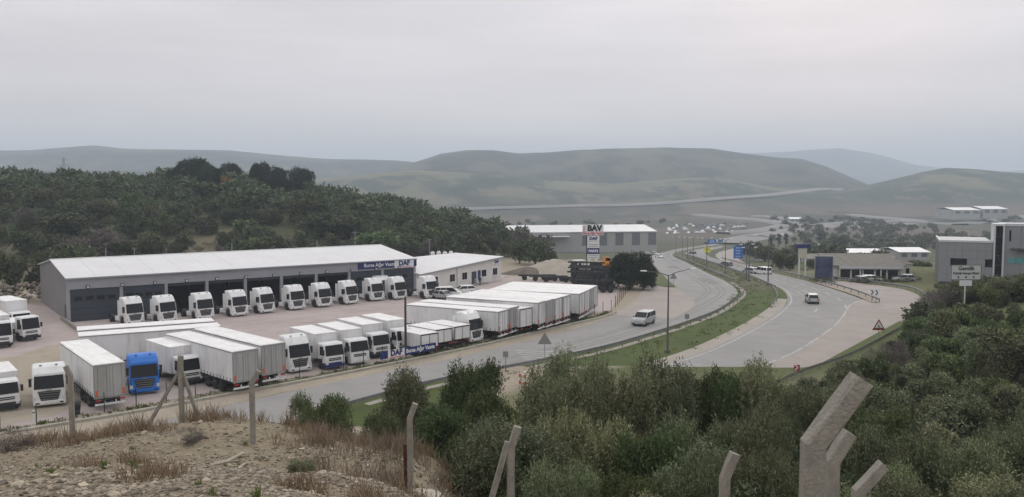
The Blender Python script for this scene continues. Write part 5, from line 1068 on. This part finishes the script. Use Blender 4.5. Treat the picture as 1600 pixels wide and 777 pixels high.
# ------------------------------------------------------------------ trees
bark = mat('bark', (.085, .07, .055), .95, var=.3, scale=6, bump=.6, bscale=15)
olive = leafmat('leaf_olive', (.088, .104, .048), (.235, .26, .145), .34); green = leafmat('leaf_green', (.048, .070, .026), (.125, .16, .06), .34)
pine = leafmat('leaf_pine', (.014, .025, .014), (.036, .055, .03), .15); rusty = leafmat('leaf_rust', (.07, .04, .02), (.17, .095, .035)); greyb = leafmat('leaf_grey_twig', (.075, .064, .056), (.14, .12, .105)); gold = leafmat('leaf_gold', (.16, .10, .02), (.30, .20, .04))
darkg = leafmat('leaf_dark', (.042, .056, .026), (.115, .135, .06))
def leaves(seed, R, Hh, base, shoots, per, ll, lw, upright=.6, lobes=11, fill=.25, slen=.38, flat=False, low=False):
    r = np.random.default_rng(seed)
    th = r.random(lobes)*2*pi; rr = np.sqrt(r.random(lobes))*R*.72; zc = base+(Hh-base)*(.22+.58*r.random(lobes)); lr = R*r.uniform(.25, .42, lobes)
    zc = zc-.25*(Hh-base)*(rr/R)**2
    if low: zc = Hh*(.16+.52*r.random(lobes)); lr = R*r.uniform(.36, .5, lobes); rr = rr*1.0
    if flat: zc = base+(Hh-base)*(.5+.12*r.random(lobes)-.28*(rr/R)**2); lr = R*r.uniform(.38, .5, lobes)
    C = np.stack([rr*np.cos(th), rr*np.sin(th), zc], -1)
    i = r.integers(0, lobes, shoots); d = r.normal(size=(shoots, 3)); d /= np.linalg.norm(d, axis=1)[:, None]
    if not flat: d[:, 2] = np.where(d[:, 2] < -.35, -d[:, 2], d[:, 2])
    rad = np.where(r.random(shoots) < fill, r.uniform(.25, .8, shoots), r.uniform(.8, 1.04, shoots))
    sq = np.array([1, 1, min(1.0, (Hh-base)/(2*R)*1.15)])
    S = C[i]+d*(lr[i]*rad)[:, None]*sq; S[:, 2] = np.clip(S[:, 2], base*.6, Hh)
    ax = d*(1-upright)+np.array([0, 0, upright])+r.normal(size=(shoots, 3))*.25; ax /= np.linalg.norm(ax, axis=1)[:, None]
    n = shoots*per; k = np.repeat(np.arange(shoots), per); t = np.tile(np.linspace(0, 1, per), shoots)*slen*r.uniform(.5, 1.25, shoots)[k]
    p = S[k]+ax[k]*t[:, None]+r.normal(size=(n, 3))*ll*.25
    v = ax[k]*.5+r.normal(size=(n, 3))*.75; v /= np.linalg.norm(v, axis=1)[:, None]
    s = np.cross(v, r.normal(size=(n, 3))); s /= np.linalg.norm(s, axis=1)[:, None]+1e-9
    L_ = ll*r.uniform(.7, 1.3, n)[:, None]; W2 = lw*r.uniform(.7, 1.3, n)[:, None]
    V = np.stack([p, p+v*L_*.5+s*W2*.5, p+v*L_, p+v*L_*.5-s*W2*.5], 1).reshape(-1, 3)
    leaves.tone = np.repeat((.6+.8*r.random(shoots))[k], 4); return V, np.arange(n*4).reshape(-1, 4), C
def trunk_mesh(C, base, r0, seed):
    r = random.Random(seed); mb = MB(); k = (r.uniform(-.2, .2), r.uniform(-.2, .2), base*.8+.25)
    mb.path([(0, 0, -.5), (k[0]*.3, k[1]*.3, k[2]*.5), k], [r0*1.3, r0, r0*.8], 8)
    for c in C: mb.path([k, ((k[0]+c[0])/2+r.uniform(-.1, .1), (k[1]+c[1])/2, (k[2]+c[2])/2+.15), tuple(c)], [r0*.5, r0*.32, r0*.12], 5)
    return mb.mesh(bark)
TV = {}
def variant(key, m, seed, R, Hh, base, shoots, per, ll, lw, tr=.12, **kw):
    V, Q, C = leaves(seed, R, Hh, base, shoots, per, ll, lw, **kw)
    cm = fast_mesh(V, Q, m, 'crown'); tn = leaves.tone; ca = cm.color_attributes.new('tone', 'FLOAT_COLOR', 'POINT'); ca.data.foreach_set('color', np.stack([tn, tn, tn, tn*0+1], -1).astype(np.float32).ravel())
    TV.setdefault(key, []).append((cm, trunk_mesh(C, base, tr, seed), R, Hh))
for s in range(4): variant('near', olive, 10+s, 1.9, 4.2, .6, 3200, 11, .115, .033, .14, upright=.62, lobes=15+s)
for s in range(3): variant('near_dark', green, 20+s, 1.9, 4.4, .4, 3200, 11, .12, .042, .14, upright=.5, lobes=16)
for s in range(4): variant('mid', olive, 30+s, 1.9, 3.8, .4, 1000, 8, .24, .085, .14, upright=.5)
for s in range(3): variant('mid_dark', green, 40+s, 1.9, 3.8, .3, 1000, 8, .24, .09, .14, upright=.4)
for s in range(2): variant('twig', greyb, 45+s, 1.8, 3.6, .3, 620, 7, .26, .022, .08, upright=.6)
for s in range(4): variant('far', darkg, 50+s, 2.0, 3.6, .1, 420, 7, .36, .17, .14, upright=.3, fill=.15)
for s in range(2): variant('far_olive', green, 60+s, 2.0, 3.4, .2, 300, 7, .42, .18, .14, upright=.3, fill=.15)
variant('far_twig', greyb, 65, 2.0, 3.2, .1, 330, 6, .5, .07, .1, upright=.5)
variant('far_rust', rusty, 66, 2.0, 3.0, .2, 280, 7, .42, .16, .1, upright=.3); variant('far_gold', gold, 67, 1.8, 3.6, .3, 280, 7, .4, .18, .1, upright=.4)
for s in range(0): variant('pine', pine, 70+s, 4.2, 9, 1.6, 2200, 9, .5, .2, .28, upright=.25, lobes=15, fill=.1)
variant('round_pine', pine, 75, 3.6, 6.4, .15, 2600, 9, .34, .13, .2, upright=.25, lobes=24, fill=.1, low=True)
variant('cypress', pine, 78, .8, 9, .3, 500, 7, .4, .14, .15, upright=.85, lobes=14)
def tree(key, x, y, h, label, group, wf=1., name='olive_tree', z=None, idx=None, cat='tree'):
    vs = TV[key]; c, tr, R, Hh = vs[random.randrange(len(vs)) if idx is None else idx % len(vs)]
    t = thing(name, (x, y, H1(x, y)-.05 if z is None else z), random.random()*6.28, label, cat, group); s = h/Hh; t.scale = (s*wf, s*wf, s)
    obj('crown', c, t); obj('trunk', tr, t); return t
def tree_px(key, u, vt, wpx, y, label, group, **kw):
    x = xat(u, y, vt); h = (zat(vt, y)-(H1(x, y) if kw.get('z') is None else kw['z']))*1.04; R = TV[key][0][2]; Hh = TV[key][0][3]
    wf = max(.55, min(2.6, (wpx*y/F/2)/(R*h/Hh)*.93))
    return tree(key, x, y, h, label, group, wf, **kw)
GF = 'olive trees on the slope below the camera'
FT = [('near_dark', 498, 600, 112, 44, 'bushy twin-topped olive tree alone left of the clump'), ('near', 632, 566, 112, 40, 'olive tree above the bent fence post, left of the clump'), ('near_dark', 600, 632, 100, 33, 'dark low olive tree left behind the bent fence post'), ('near_dark', 735, 556, 105, 41, 'olive tree with wispy top right of the fence post'),
      ('near_dark', 690, 618, 125, 31, 'dark olive tree directly behind the bent fence post'), ('near_dark', 765, 588, 92, 33, 'dark olive tree left of the striped marker posts'), ('near', 908, 540, 108, 43, 'tall olive tree standing out before the median grass'), ('near', 862, 575, 95, 37, 'olive tree right of the striped marker posts'),
      ('near', 962, 572, 100, 36, 'grey-green olive tree right of the tall olive'), ('near', 1020, 566, 95, 38, 'olive tree below the near street lamp'), ('near_dark', 1082, 552, 90, 42, 'olive tree poking over the edge of the right carriageway'), ('near_dark', 1135, 561, 100, 42, 'dark olive tree before the right carriageway'), ('near', 1190, 562, 95, 42, 'olive tree left of the red chevron sign'),
      ('near', 828, 650, 120, 25, 'grey-green olive tree behind the thin leaning fence post'), ('near_dark', 740, 665, 110, 25, 'dark leafy olive tree low behind the thin fence posts'), ('near', 925, 640, 120, 25, 'silvery olive tree in the middle of the slope'), ('near_dark', 1010, 655, 120, 24, 'dark green olive tree in the middle of the slope'),
      ('near', 1090, 640, 120, 27, 'olive tree in the middle of the slope left of the big post'), ('near', 1180, 640, 120, 27, 'pale olive tree just left of the big concrete post'), ('near_dark', 1360, 605, 80, 34, 'dark round olive tree right behind the big concrete post'), ('near', 1290, 595, 110, 40, 'olive tree behind the top of the big concrete post'),
      ('near', 880, 715, 140, 19, 'near olive tree at the bottom edge right of the thin post'), ('near_dark', 985, 715, 150, 18, 'near dark olive tree at the bottom edge in the centre'), ('near', 1080, 712, 140, 18.5, 'near olive tree at the bottom edge left of the short bent post'), ('near', 1200, 705, 140, 18, 'near olive tree at the bottom edge between the bent posts'),
      ('near', 1400, 660, 130, 25, 'pale olive tree right of the small bent post'), ('near', 1420, 725, 130, 19, 'near olive tree at the bottom edge right of the posts'), ('near', 1500, 680, 140, 25, 'silvery olive tree low in the right corner'), ('near', 1590, 650, 130, 27, 'olive tree at the right picture edge low down')]
for a in FT: tree_px(a[0], a[1], a[2], a[3], a[4], a[5], GF)
# the wood that fills the slope and the right bank
SKY = ([560, 700, 745, 790, 800, 850, 860, 905, 960, 1000, 1050, 1100, 1180, 1240, 1262, 1300, 1340, 1400, 1440, 1456, 1475, 1520, 1600, 1800], [720, 640, 600, 640, 680, 680, 600, 580, 590, 585, 580, 572, 575, 590, 592, 578, 556, 520, 488, 462, 446, 442, 432, 425])
def scatter(n, us, ys, hs, ok, fac, cap, log=True):
    u = rng.uniform(*us, n); y = np.exp(rng.uniform(math.log(ys[0]), math.log(ys[1]), n)) if log else rng.uniform(*ys, n)
    x = (u-800)/F*y; g = Hz(x, y); h = hs(y); keep = ok(u, x, y, g, h); x, y, h = x[keep], y[keep], h[keep]; out_ = np.zeros((cap, 3)); c = 0
    for k in range(len(x)):
        if c and np.any((out_[:c, 0]-x[k])**2+(out_[:c, 1]-y[k])**2 < (fac*(h[k]+out_[:c, 2])*.5)**2): continue
        out_[c] = x[k], y[k], h[k]; c += 1
        if c >= cap: break
    return [tuple(q) for q in out_[:c]]
def ok_slope(u, x, y, g, h):
    vt = 289+(CZ-(g+h*1.0))/y*F; sk = np.interp(u, *SKY)+rng.uniform(0, 5, len(u)); sk = np.where((y < 112) & (u > 1440), np.maximum(sk, 474), sk)
    sk = np.where(y < 30, np.maximum(sk, 640), sk)
    return ~((y > 60) & (x-xr(y) < np.where(y > 90, 6.5, 4))) & ~((y < 16) & (x < 5.5)) & ~((x < 2) & (y < 22)) & (vt > sk) & (vt < 900)
pts = scatter(30000, (790, 1690), (15, 165), lambda y: np.where(y < 70, rng.uniform(2.4, 4.4, len(y)), rng.uniform(2.0, 3.8, len(y))), ok_slope, .94, 460)
pts.sort(key=lambda p: p[1]); far_rest = pts[235:]; pts = pts[:235]
pts.sort(key=lambda p: p[1])
LBL = {'near': 'grey-green olive tree among many on the slope below the fence', 'near_dark': 'dark green leafy tree among many on the slope below the fence', 'mid': 'grey-green olive tree in the dense wood right of the road', 'mid_dark': 'dark leafy tree in the dense wood right of the road', 'twig': 'bare twiggy grey bush at the wood edge by the side road'}
NM = {'twig': 'bare_bush'}
bank = scatter(4000, (1440, 1720), (98, 150), lambda y: rng.uniform(2.6, 4.2, len(y)), lambda u, x, y, g, h: (289+(CZ-(g+h))/y*F > np.interp(u, [1440, 1456, 1475, 1520, 1600, 1800], [478, 456, 442, 438, 430, 424])) & (x-xr(y) > 7) & ~((y < 113) & (abs(u-1507) < 40)), .6, 150)
joined_later = bank[60:]+far_rest
for x, y, h in pts+bank[:60]:
    edge = x-float(xr(np.array(y)))
    key = ('near' if random.random() < .68 else 'near_dark') if y < 42 else ('twig' if 4 < edge < 13 and 70 < y < 115 and random.random() < .6 else ('mid' if random.random() < .55 else 'mid_dark'))
    tree(key, x, y, h, LBL[key], {'n': GF, 'm': 'trees in the wood right of the road', 't': 'bare bushes at the wood edge'}[key[0]], random.uniform(.88, 1.12), name=NM.get(key, 'olive_tree'))
print('slope trees', len(pts))
# pine beside the road, umbrella pines on the hill
tree_px('round_pine', 985, 393, 72, 158, 'dense dark round pine beside the slip road', 'roadside pines', name='pine_tree', z=0)
tree_px('round_pine', 1006, 408, 44, 156, 'lower dark pine clump on the right flank of the round pine', 'roadside pines', name='pine_tree', z=0)
for k, (u, vt, w, y) in enumerate([(303, 246, 66, 280), (345, 262, 40, 284), (278, 262, 36, 276), (360, 254, 36, 292), (405, 253, 34, 290), (435, 260, 36, 288), (472, 261, 40, 286), (322, 258, 50, 275)]):
    tree_px('round_pine', u, vt, w, y, ['largest dark umbrella pine on the hilltop', 'umbrella pine at the right flank of the largest one', 'umbrella pine at the left flank of the largest one', 'round-topped pine right next to the big pine group', 'left of the three separate round hilltop pines', 'middle of the three separate round hilltop pines', 'rightmost of the three separate round hilltop pines', 'low umbrella pine in front of the largest one'][k], 'umbrella pines on the hilltop', name='pine_tree')
tree_px('far_gold', 352, 273, 13, 268, 'small golden autumn tree below the umbrella pines', None, name='autumn_tree')
# hillside wood on the left
def ok_hill(u, x, y, g, h):
    hl = lefthill(x, y); op = fbm(x*.035+3, y*.035)
    return (hl > .5) & ~((hl < 6) & (u < 330) & (op > -.06) & (rng.random(len(u)) < .9)) & ~((op > .16) & (rng.random(len(u)) < .6))
hp = scatter(16000, (-60, 860), (140, 330), lambda y: 1.7+5.2*rng.random(len(y))**1.9, ok_hill, .56, 900, False)
vis = sorted(hp, key=lambda p: p[1])
one = vis[:300]; rest = vis[300:]
HK = {'far': ('dark evergreen shrub on the wooded hill behind the hall', 'shrub_tree'), 'far_olive': ('grey-green olive shrub on the wooded hill behind the hall', 'olive_shrub'), 'far_twig': ('bare grey-brown thicket on the wooded hill behind the hall', 'bare_thicket'), 'far_rust': ('rust-brown autumn shrub on the wooded hill behind the hall', 'autumn_shrub')}
def hk(): return random.choices(list(HK), (64, 27, 9, 0))[0]
for x, y, h in one:
    k = hk(); tree(k, x, y, h*1.1, HK[k][0], f'{HK[k][1].replace("_", " ")}s on the left hill', random.uniform(.9, 1.4), name=HK[k][1], cat='shrub')
def joined(name, items, m, label, cat, shoots=70, per=4, ll=.8, lw=.42):
    Vs = []; Qs = []; o = 0
    vr = [leaves(900+s, 2., 3.6, .2, shoots, per, ll, lw, upright=.3, fill=.1)[:2] for s in range(4)]
    Gz = Hz(np.array([q[0] for q in items]), np.array([q[1] for q in items])) if len(items) else []
    for gi, (x, y, h) in enumerate(items):
        V, Q = vr[random.randrange(4)]; a = random.random()*6.28; s = h/3.6; w = s*random.uniform(.9, 1.4); c, d = cos(a)*w, sin(a)*w
        Vs.append(np.stack([V[:, 0]*c-V[:, 1]*d+x, V[:, 0]*d+V[:, 1]*c+y, V[:, 2]*s+Gz[gi]], -1)); Qs.append(Q+o); o += len(V)
    if Vs: tag(obj(name, fast_mesh(np.concatenate(Vs), np.concatenate(Qs), m, name)), label, cat, kind='stuff')
joined('wood_backdrop', joined_later, darkg, 'farther trees closing the wood right of the road', 'trees', 260, 6, .4, .2)
joined('roadside_hedge', [(q.x, q.y+2, random.uniform(.7, 1.6)) for q in hq], darkg, 'scrubby dark hedge between the side road and the showroom', 'hedge', 90, 5, .35, .16)
joined('hill_thicket', rest, darkg, 'distant dark thicket covering the upper wooded hill', 'thicket')
q = rng.uniform((-60, 140), (860, 300), (2600, 2)); qx = (q[:, 0]-800)/F*q[:, 1]; kk = lefthill(qx, q[:, 1]) > .4
small = [(a, b, random.uniform(.6, 1.7)) for a, b in zip(qx[kk], q[kk, 1])]
joined('hill_undergrowth', small[:1100], olive, 'low undergrowth between the shrubs of the left hill', 'undergrowth', 36, 4, .6, .3)
# trees in the valley and along the right
DT = 'dark trees along the far right roadside'
for k, (u, vt, w, y) in enumerate([(1218, 396, 36, 230), (1235, 400, 30, 228), (1196, 382, 40, 300), (1180, 376, 30, 320), (1428, 402, 42, 205), (1447, 408, 24, 200), (1270, 402, 24, 236), (1312, 369, 40, 480), (1296, 372, 24, 490), (1365, 376, 50, 470), (1430, 374, 40, 480), (1400, 380, 30, 400), (1160, 374, 24, 380)]):
    tree_px('far', u, vt, w, y, ['dark tree left of the tall pole sign', 'dark tree touching the tall pole sign', 'dark tree mass right of the tall blue sign', 'dark tree directly behind the tall blue sign', 'big round dark tree left of the grey factory', 'dark tree hard against the grey factory corner', 'dark tree right behind the billboard', 'larger hazy tree beyond the sheds below the cypress pair', 'smaller hazy tree beyond the sheds below the cypress pair', 'wide hazy tree beyond the long pale shed', 'hazy tree beyond the shed left of the factory', 'hazy tree between the two pale sheds', 'hazy tree left behind the tall blue sign'][k], DT, name='roadside_tree', z=float(Bz(xat(u, y), y)))
for k, (u, vt, y) in enumerate([(1217, 361, 520), (1228, 360, 520), (1204, 368, 530), (1281, 360, 540), (1287, 361, 540)]):
    tree_px('cypress', u, vt, 7, y, ['slim cypress right of the street lamp, left of a pair', 'slim cypress right of the street lamp, right of a pair', 'short slim cypress left of the pair', 'slim cypress beyond the sheds, left of two', 'slim cypress beyond the sheds, right of two'][k], 'distant cypresses', name='cypress_tree', z=float(Bz(xat(u, y), y)))
for k, (u, vt, w, y, ) in enumerate([(836, 374, 52, 205), (812, 378, 34, 208), (858, 386, 30, 203), (795, 372, 30, 222), (770, 366, 34, 228), (20, 402, 44, 142), (60, 404, 36, 144), (-15, 404, 40, 142)]):
    tree_px('far', u, vt, w, y, ['dark bushy tree left of the sand mound', 'dark tree behind the right end of the office', 'small dark tree above the sand mound', 'dark tree at the lower end of the hill slope', 'dark tree above the office roof', 'dark tree above the rubble wall at the left edge', 'dark tree just left of the hall gable', 'dark tree cut by the left picture edge'][k], 'dark trees at the foot of the hill', name='leafy_tree')
q = np.concatenate([rng.uniform((1205, 300), (1640, 1000), (620, 2)), rng.uniform((640, 300), (1060, 900), (260, 2))]); qx = (q[:, 0]-800)/F*q[:, 1]; kk = ~((q[:, 0] > 930) & (q[:, 0] < 1205) & (q[:, 1] < 640)) & (fbm(qx*.012, q[:, 1]*.012+5) > .015)
fp = [(a, b, random.uniform(2.5, 6)) for a, b in zip(qx[kk], q[kk, 1])]
joined('valley_trees', fp, darkg, 'scattered dark trees far across the valley floor', 'trees', 50, 4, 1.0, .55)
q = rng.uniform((-100, 950), (1700, 2600), (9000, 2)); qx = (q[:, 0]-800)/F*q[:, 1]; kk = fbm(qx*.006, q[:, 1]*.004) > .07
fp = [(a, b, random.uniform(2.5, 5.5)) for a, b in zip(qx[kk], q[kk, 1])][:1900]

# ------------------------------------------------------------------ foreground: fence posts, stones, dry grass
def bent_post(x, y, ztop, w, lean, arm, tilt, label, stay=0):
    b = H1(x, y)-.4; h = (ztop-b)-arm*cos(tilt); t = thing('fence_post', (x, y, b), lean, label, 'fence post', 'bent concrete fence posts')
    c = w*.1; r = random.Random(int(x*100)); j = lambda: r.uniform(-.012, .012)*w/.115
    def ring(cx, cz, a, f=1.):                          # square section across a direction tilted by a, edges taken off
        ux, uz = cos(a), -sin(a); pts_ = [(-w/2+c, -w/2), (w/2-c, -w/2), (w/2, -w/2+c), (w/2, w/2-c), (w/2-c, w/2), (-w/2+c, w/2), (-w/2, w/2-c), (-w/2, -w/2+c)]
        return [(cx+ux*p*f+j()*.3, q, cz+uz*p*f+j()*.3) for p, q in pts_]
    f = 1/cos(tilt/2); bend = ring(0, h, tilt/2, f); dx, dz = arm*sin(tilt), arm*cos(tilt)
    obj('shaft', MB().loft([ring(0, 0, 0), ring(0, h*.35, 0), ring(0, h*.7, 0), bend]).mesh(conc), t)
    obj('bent_arm', MB().loft([bend, ring(dx*.5, h+dz*.5, tilt), ring(dx, h+dz, tilt)]).mesh(conc), t)
    for k in range(stay):
        s = (-1, 1)[k]; obj('brace', MB().bar(((-1.0, .5)[k], .1, .3), (s*.05, 0, h*.9), w*.62, w*.62).mesh(conc), t)
    return t
bent_post(xat(1271, 3.5, 690), 3.5, zat(592, 3.5), .086, 0, .335, radians(35), 'large near concrete fence post with bent top in the right foreground')
bent_post(xat(1300, 6.5, 700), 6.5, zat(676, 6.5), .1, 0, .26, radians(30), 'smaller bent concrete post half behind the large near one')
bent_post(3.78, 9.2, zat(726, 9.2), .12, 0, .4, radians(42), 'concrete post whose bent tip shows right of the large post')
bent_post(2.72, 10.8, zat(709, 10.8), .12, .1, .34, radians(22), 'short bent concrete post left of the large near post')
t = bent_post(-.02, 13.4, zat(667, 13.4), .115, .1, .36, radians(18), 'thin bent concrete post with a leaning stay before the clump')
b_ = H1(-.02, 13.4)-.4; zt_ = zat(690, 13.4)-b_; obj('stay', MB().bar((-.46, -.03, zt_-1.45), (-.05, -.01, zt_), .085, .085).mesh(conc), t)
bent_post(xat(638, 18.3), 18.3, zat(631, 18.3), .125, .1, .36, radians(20), 'bent concrete post rising from the pale round footing')
bent_post(xat(389, 21), 21, zat(580, 21), .13, .2, .34, radians(30), 'bent concrete post on the brow right of the braced post')
bent_post(xat(277, 24), 24, zat(556, 24), .13, 0, .25, radians(4), 'concrete corner post with two slanting braces on the brow', 2)
bent_post(xat(103, 26), 26, zat(572, 26), .14, .2, .34, radians(-22), 'bent concrete post at the left, before the white tractor')
x, y = xat(655, 18.6), 18.7; mb = MB(); z = H1(x, y)
mb.path([(0, 0, -.3), (0, 0, .02), (0, 0, .1), (0, 0, .14)], [.52, .52, .46, .2], 14); o = obj('concrete_footing', mb.mesh(mat('footing', (.42, .38, .31), .95, var=.15, scale=4, bump=.6)), None, (x, y, z)); tag(o, 'pale round concrete footing beside the bent post', 'footing')
mb = MB(); mb.path([(0, 0, -.3), (.01, 0, .5), (.0, 0, 1.15)], [.06, .055, .05], 8); o = obj('rusty_pipe', mb.mesh(mat('rust', (.075, .03, .015), .9, var=.4, scale=8)), None, (xat(631, 18.6), 18.55, H1(xat(631, 18.6), 18.55))); tag(o, 'short dark rusty pipe left of the bent post', 'pipe')
# stones of the foreground, the larger ones single
sm = mat('limestone', (.33, .285, .22), .95, var=.15, scale=6, rand=.25, island=.5)
SG = [stone_mesh(100+k, sm, .55) for k in range(8)]
lv = [np.array([v.co[:] for v in m.vertices]) for m in SG]; lf = [np.array([p.vertices[:] for p in m.polygons]) for m in SG]
Vs = []; Qs = []; o = 0; big = 0
sy = 10+15.5*rng.random(38000); su = rng.uniform(-80, 800, 38000); sx = (su-800)/F*sy*1.07; sz = Hz(sx, sy)
dn = fbm(sx*.9, sy*.9, 3)+.5+.5*(fbm(sx*.06, sy*.06)+.5)
ok = (sx < 1.5) & ~((dn > .84) & (rng.random(38000) < .6)) & ~((sy > 22) & (rng.random(38000) < .5))
for k in np.nonzero(ok)[0][:38000]:
    x, y, z = float(sx[k]), float(sy[k]), float(sz[k]); s = random.choice((.008, .010, .012, .015, .018, .022, .03, .045))
    if big < 60 and random.random() < .006:
        q = obj('rock', SG[big % 6], None, (x, y, z+.02), (0, 0, random.random()*6)); q.scale = (random.uniform(.05, .10),)*3; big += 1
        tag(q, 'pale limestone rock lying on the stony brow in the foreground', 'rock', 'loose rocks on the stony brow'); continue
    i = k % 8; a = random.random()*6.28; V = lv[i]*s*np.array([random.uniform(.8, 1.6), 1, random.uniform(.5, 1.1)]); c, d = cos(a), sin(a)
    Vs.append(np.stack([V[:, 0]*c-V[:, 1]*d+x, V[:, 0]*d+V[:, 1]*c+y, V[:, 2]+z+s*.25], -1)); Qs.append(lf[i]+o); o += len(V)
tag(obj('gravel', fast_mesh(np.concatenate(Vs), np.concatenate(Qs), sm, 'gravel')), 'pale limestone rubble covering the foreground brow', 'gravel', kind='stuff')
def blades(name, spots, m, label, cat, n=24, hh=(.16, .46), w=.011, spread=.34):
    P_ = []; 
    Gz = Hz(np.array([q[0] for q in spots]), np.array([q[1] for q in spots]))
    for (x, y, s), z in zip(spots, Gz):
        a = rng.random(n)*2*pi; r = np.sqrt(rng.random(n))*spread*s; h = rng.uniform(*hh, n)*s; ln = rng.normal(0, .35, (n, 2))*h[:, None]
        bx = x+r*np.cos(a); by = y+r*np.sin(a); ww = w*s**.5
        b = np.stack([bx, by, np.full(n, z-.02)], -1); tip = np.stack([bx+ln[:, 0], by+ln[:, 1], z+h], -1); md = (b+tip)/2; md[:, 2] += h*.08
        sd = np.stack([np.cos(a+1.3)*ww, np.sin(a+1.3)*ww, 0*a], -1)
        P_.append(np.stack([b-sd, b+sd, md+sd*.7, md-sd*.7, md-sd*.7, md+sd*.7, tip+sd*.15, tip-sd*.15], 1).reshape(-1, 3))
    V = np.concatenate(P_); tag(obj(name, fast_mesh(V, np.arange(len(V)).reshape(-1, 4), m, name)), label, cat, kind='stuff')
dryg = leafmat('dry_grass_blade', (.16, .125, .07), (.36, .295, .18)); brownw = leafmat('brown_weed', (.14, .112, .075), (.28, .235, .16)); freshg = leafmat('green_blade', (.06, .09, .02), (.12, .16, .04))
gy = 8.5+22*rng.random(9000); gu = rng.uniform(-90, 830, 9000); gx = (gu-800)/F*gy*1.07; gc = fbm(gx*.55+9, gy*.55, 3); ge = np.clip((gy-20)/5, 0, 1.4)
sp_ = []; sb = []; sg2 = []
for x, y, u, c, e in zip(gx, gy, gu, gc, ge):
    if x > 2: continue
    if c+.2*e+.08*random.random()+(.16 if u > 560 else 0)-.08*(y < 16) > .2: sp_.append((x, y, random.uniform(.4, .85)+.2*e))
    elif c < -.16 and random.random() < .12: sg2.append((x, y, random.uniform(.3, .6)))
    if ((e > .3 and random.random() < .10) or (u > 470 and y > 17 and random.random() < .22)): sb.append((x, y, random.uniform(.5, 1.15)))
blades('dry_grass', sp_[:1500], dryg, 'dry straw-coloured grass on the foreground brow', 'grass')
blades('brown_weeds', sb[:230], brownw, 'brown dead weeds along the foreground brow', 'weeds', 24, (.25, .75), .009, .32)
blades('green_tufts', sg2, freshg, 'small green tufts among the foreground stones', 'grass', 22, (.12, .3), .014, .14)
# single bushes on the brow
for k, (u, y, h) in enumerate(((293, 20.6, .55), (470, 15.2, .38), (12, 21.5, .8))):
    x = xat(u, y, 700); mm = ('twig', 'near', 'twig')[k]
    tree(mm, x, y, h, ['small dark twiggy bush at the foot of the braced post', 'small green shrub low in the stony foreground', 'brown twiggy bush at the left picture edge'][k], 'small bushes on the stony brow', 1.5, name='small_bush', cat='bush', z=H1(x, y)-h*.22)
mb = MB(); mb.path([(0, 0, .03), (.35, .08, .06), (.6, .3, .12), (.72, .42, .1)], [.035, .04, .03, .015], 6); mb2 = MB(); mb2.path([(0, 0, .03), (.2, .12, .05), (.42, .16, .04)], [.03, .025, .012], 6)
dw = mat('driftwood', (.42, .38, .31), .9, var=.15, scale=6); x, y = xat(328, 17.2, 700), 17.2
tag(obj('dead_branch', mb.mesh(dw), None, (x, y, H1(x, y)), (0, 0, .3)), 'bleached curved dead branch on the stony ground', 'branch'); x, y = xat(372, 16.2, 700), 16.2
tag(obj('dead_branch', mb2.mesh(dw), None, (x, y, H1(x, y)), (0, 0, .9)), 'short bleached stick right of the curved branch', 'branch')
# grass on the median and verge
def on_px(u0, u1, v0, v1): return P(random.uniform(u0, u1), random.uniform(v0, v1))
sp_ = []
mA = resample(spline(LB[5:18], 2), 200); mB = resample(spline(RA[2:15], 2), 200)
for k in range(700):
    i = random.randrange(200); t_ = random.uniform(.06, .9); q = mA[i]*(1-t_)+mB[i]*t_
    sp_.append((q[0], q[1], random.uniform(.5, 1.3)))
blades('median_tufts', sp_, freshg, 'rough green grass tufts on the median', 'grass', 12, (.08, .24), .05, .6)
sp_ = []; KQ = resample([Vector(p) for p in px(KERB)], 200)
for k in range(500):
    q = KQ[random.randrange(200)]; sp_.append((q[0]-random.uniform(.3, 1.6), q[1]+random.uniform(.3, 1.5), random.uniform(.4, 1)))
blades('verge_tufts', sp_, freshg, 'sparse grass along the yard fence', 'grass', 12, (.12, .3), .04, .4)
HAZE = 3.0e-4
# ------------------------------------------------------------------ the hazy air
hb = MB().box(-9900, 9900, -9900, 9900, -60, 345)
hm = bpy.data.materials.new('haze'); hm.use_nodes = True; hn = hm.node_tree.nodes; hn.clear()
ho = hn.new('ShaderNodeOutputMaterial'); hv = hn.new('ShaderNodeVolumePrincipled')
hv.inputs['Color'].default_value = (.76, .87, 1, 1); hv.inputs['Density'].default_value = HAZE; hv.inputs['Anisotropy'].default_value = .2
hm.node_tree.links.new(hv.outputs[0], ho.inputs['Volume'])
tag(obj('haze', hb.mesh(hm)), 'pale grey haze lying over the whole valley', 'haze', kind='stuff')
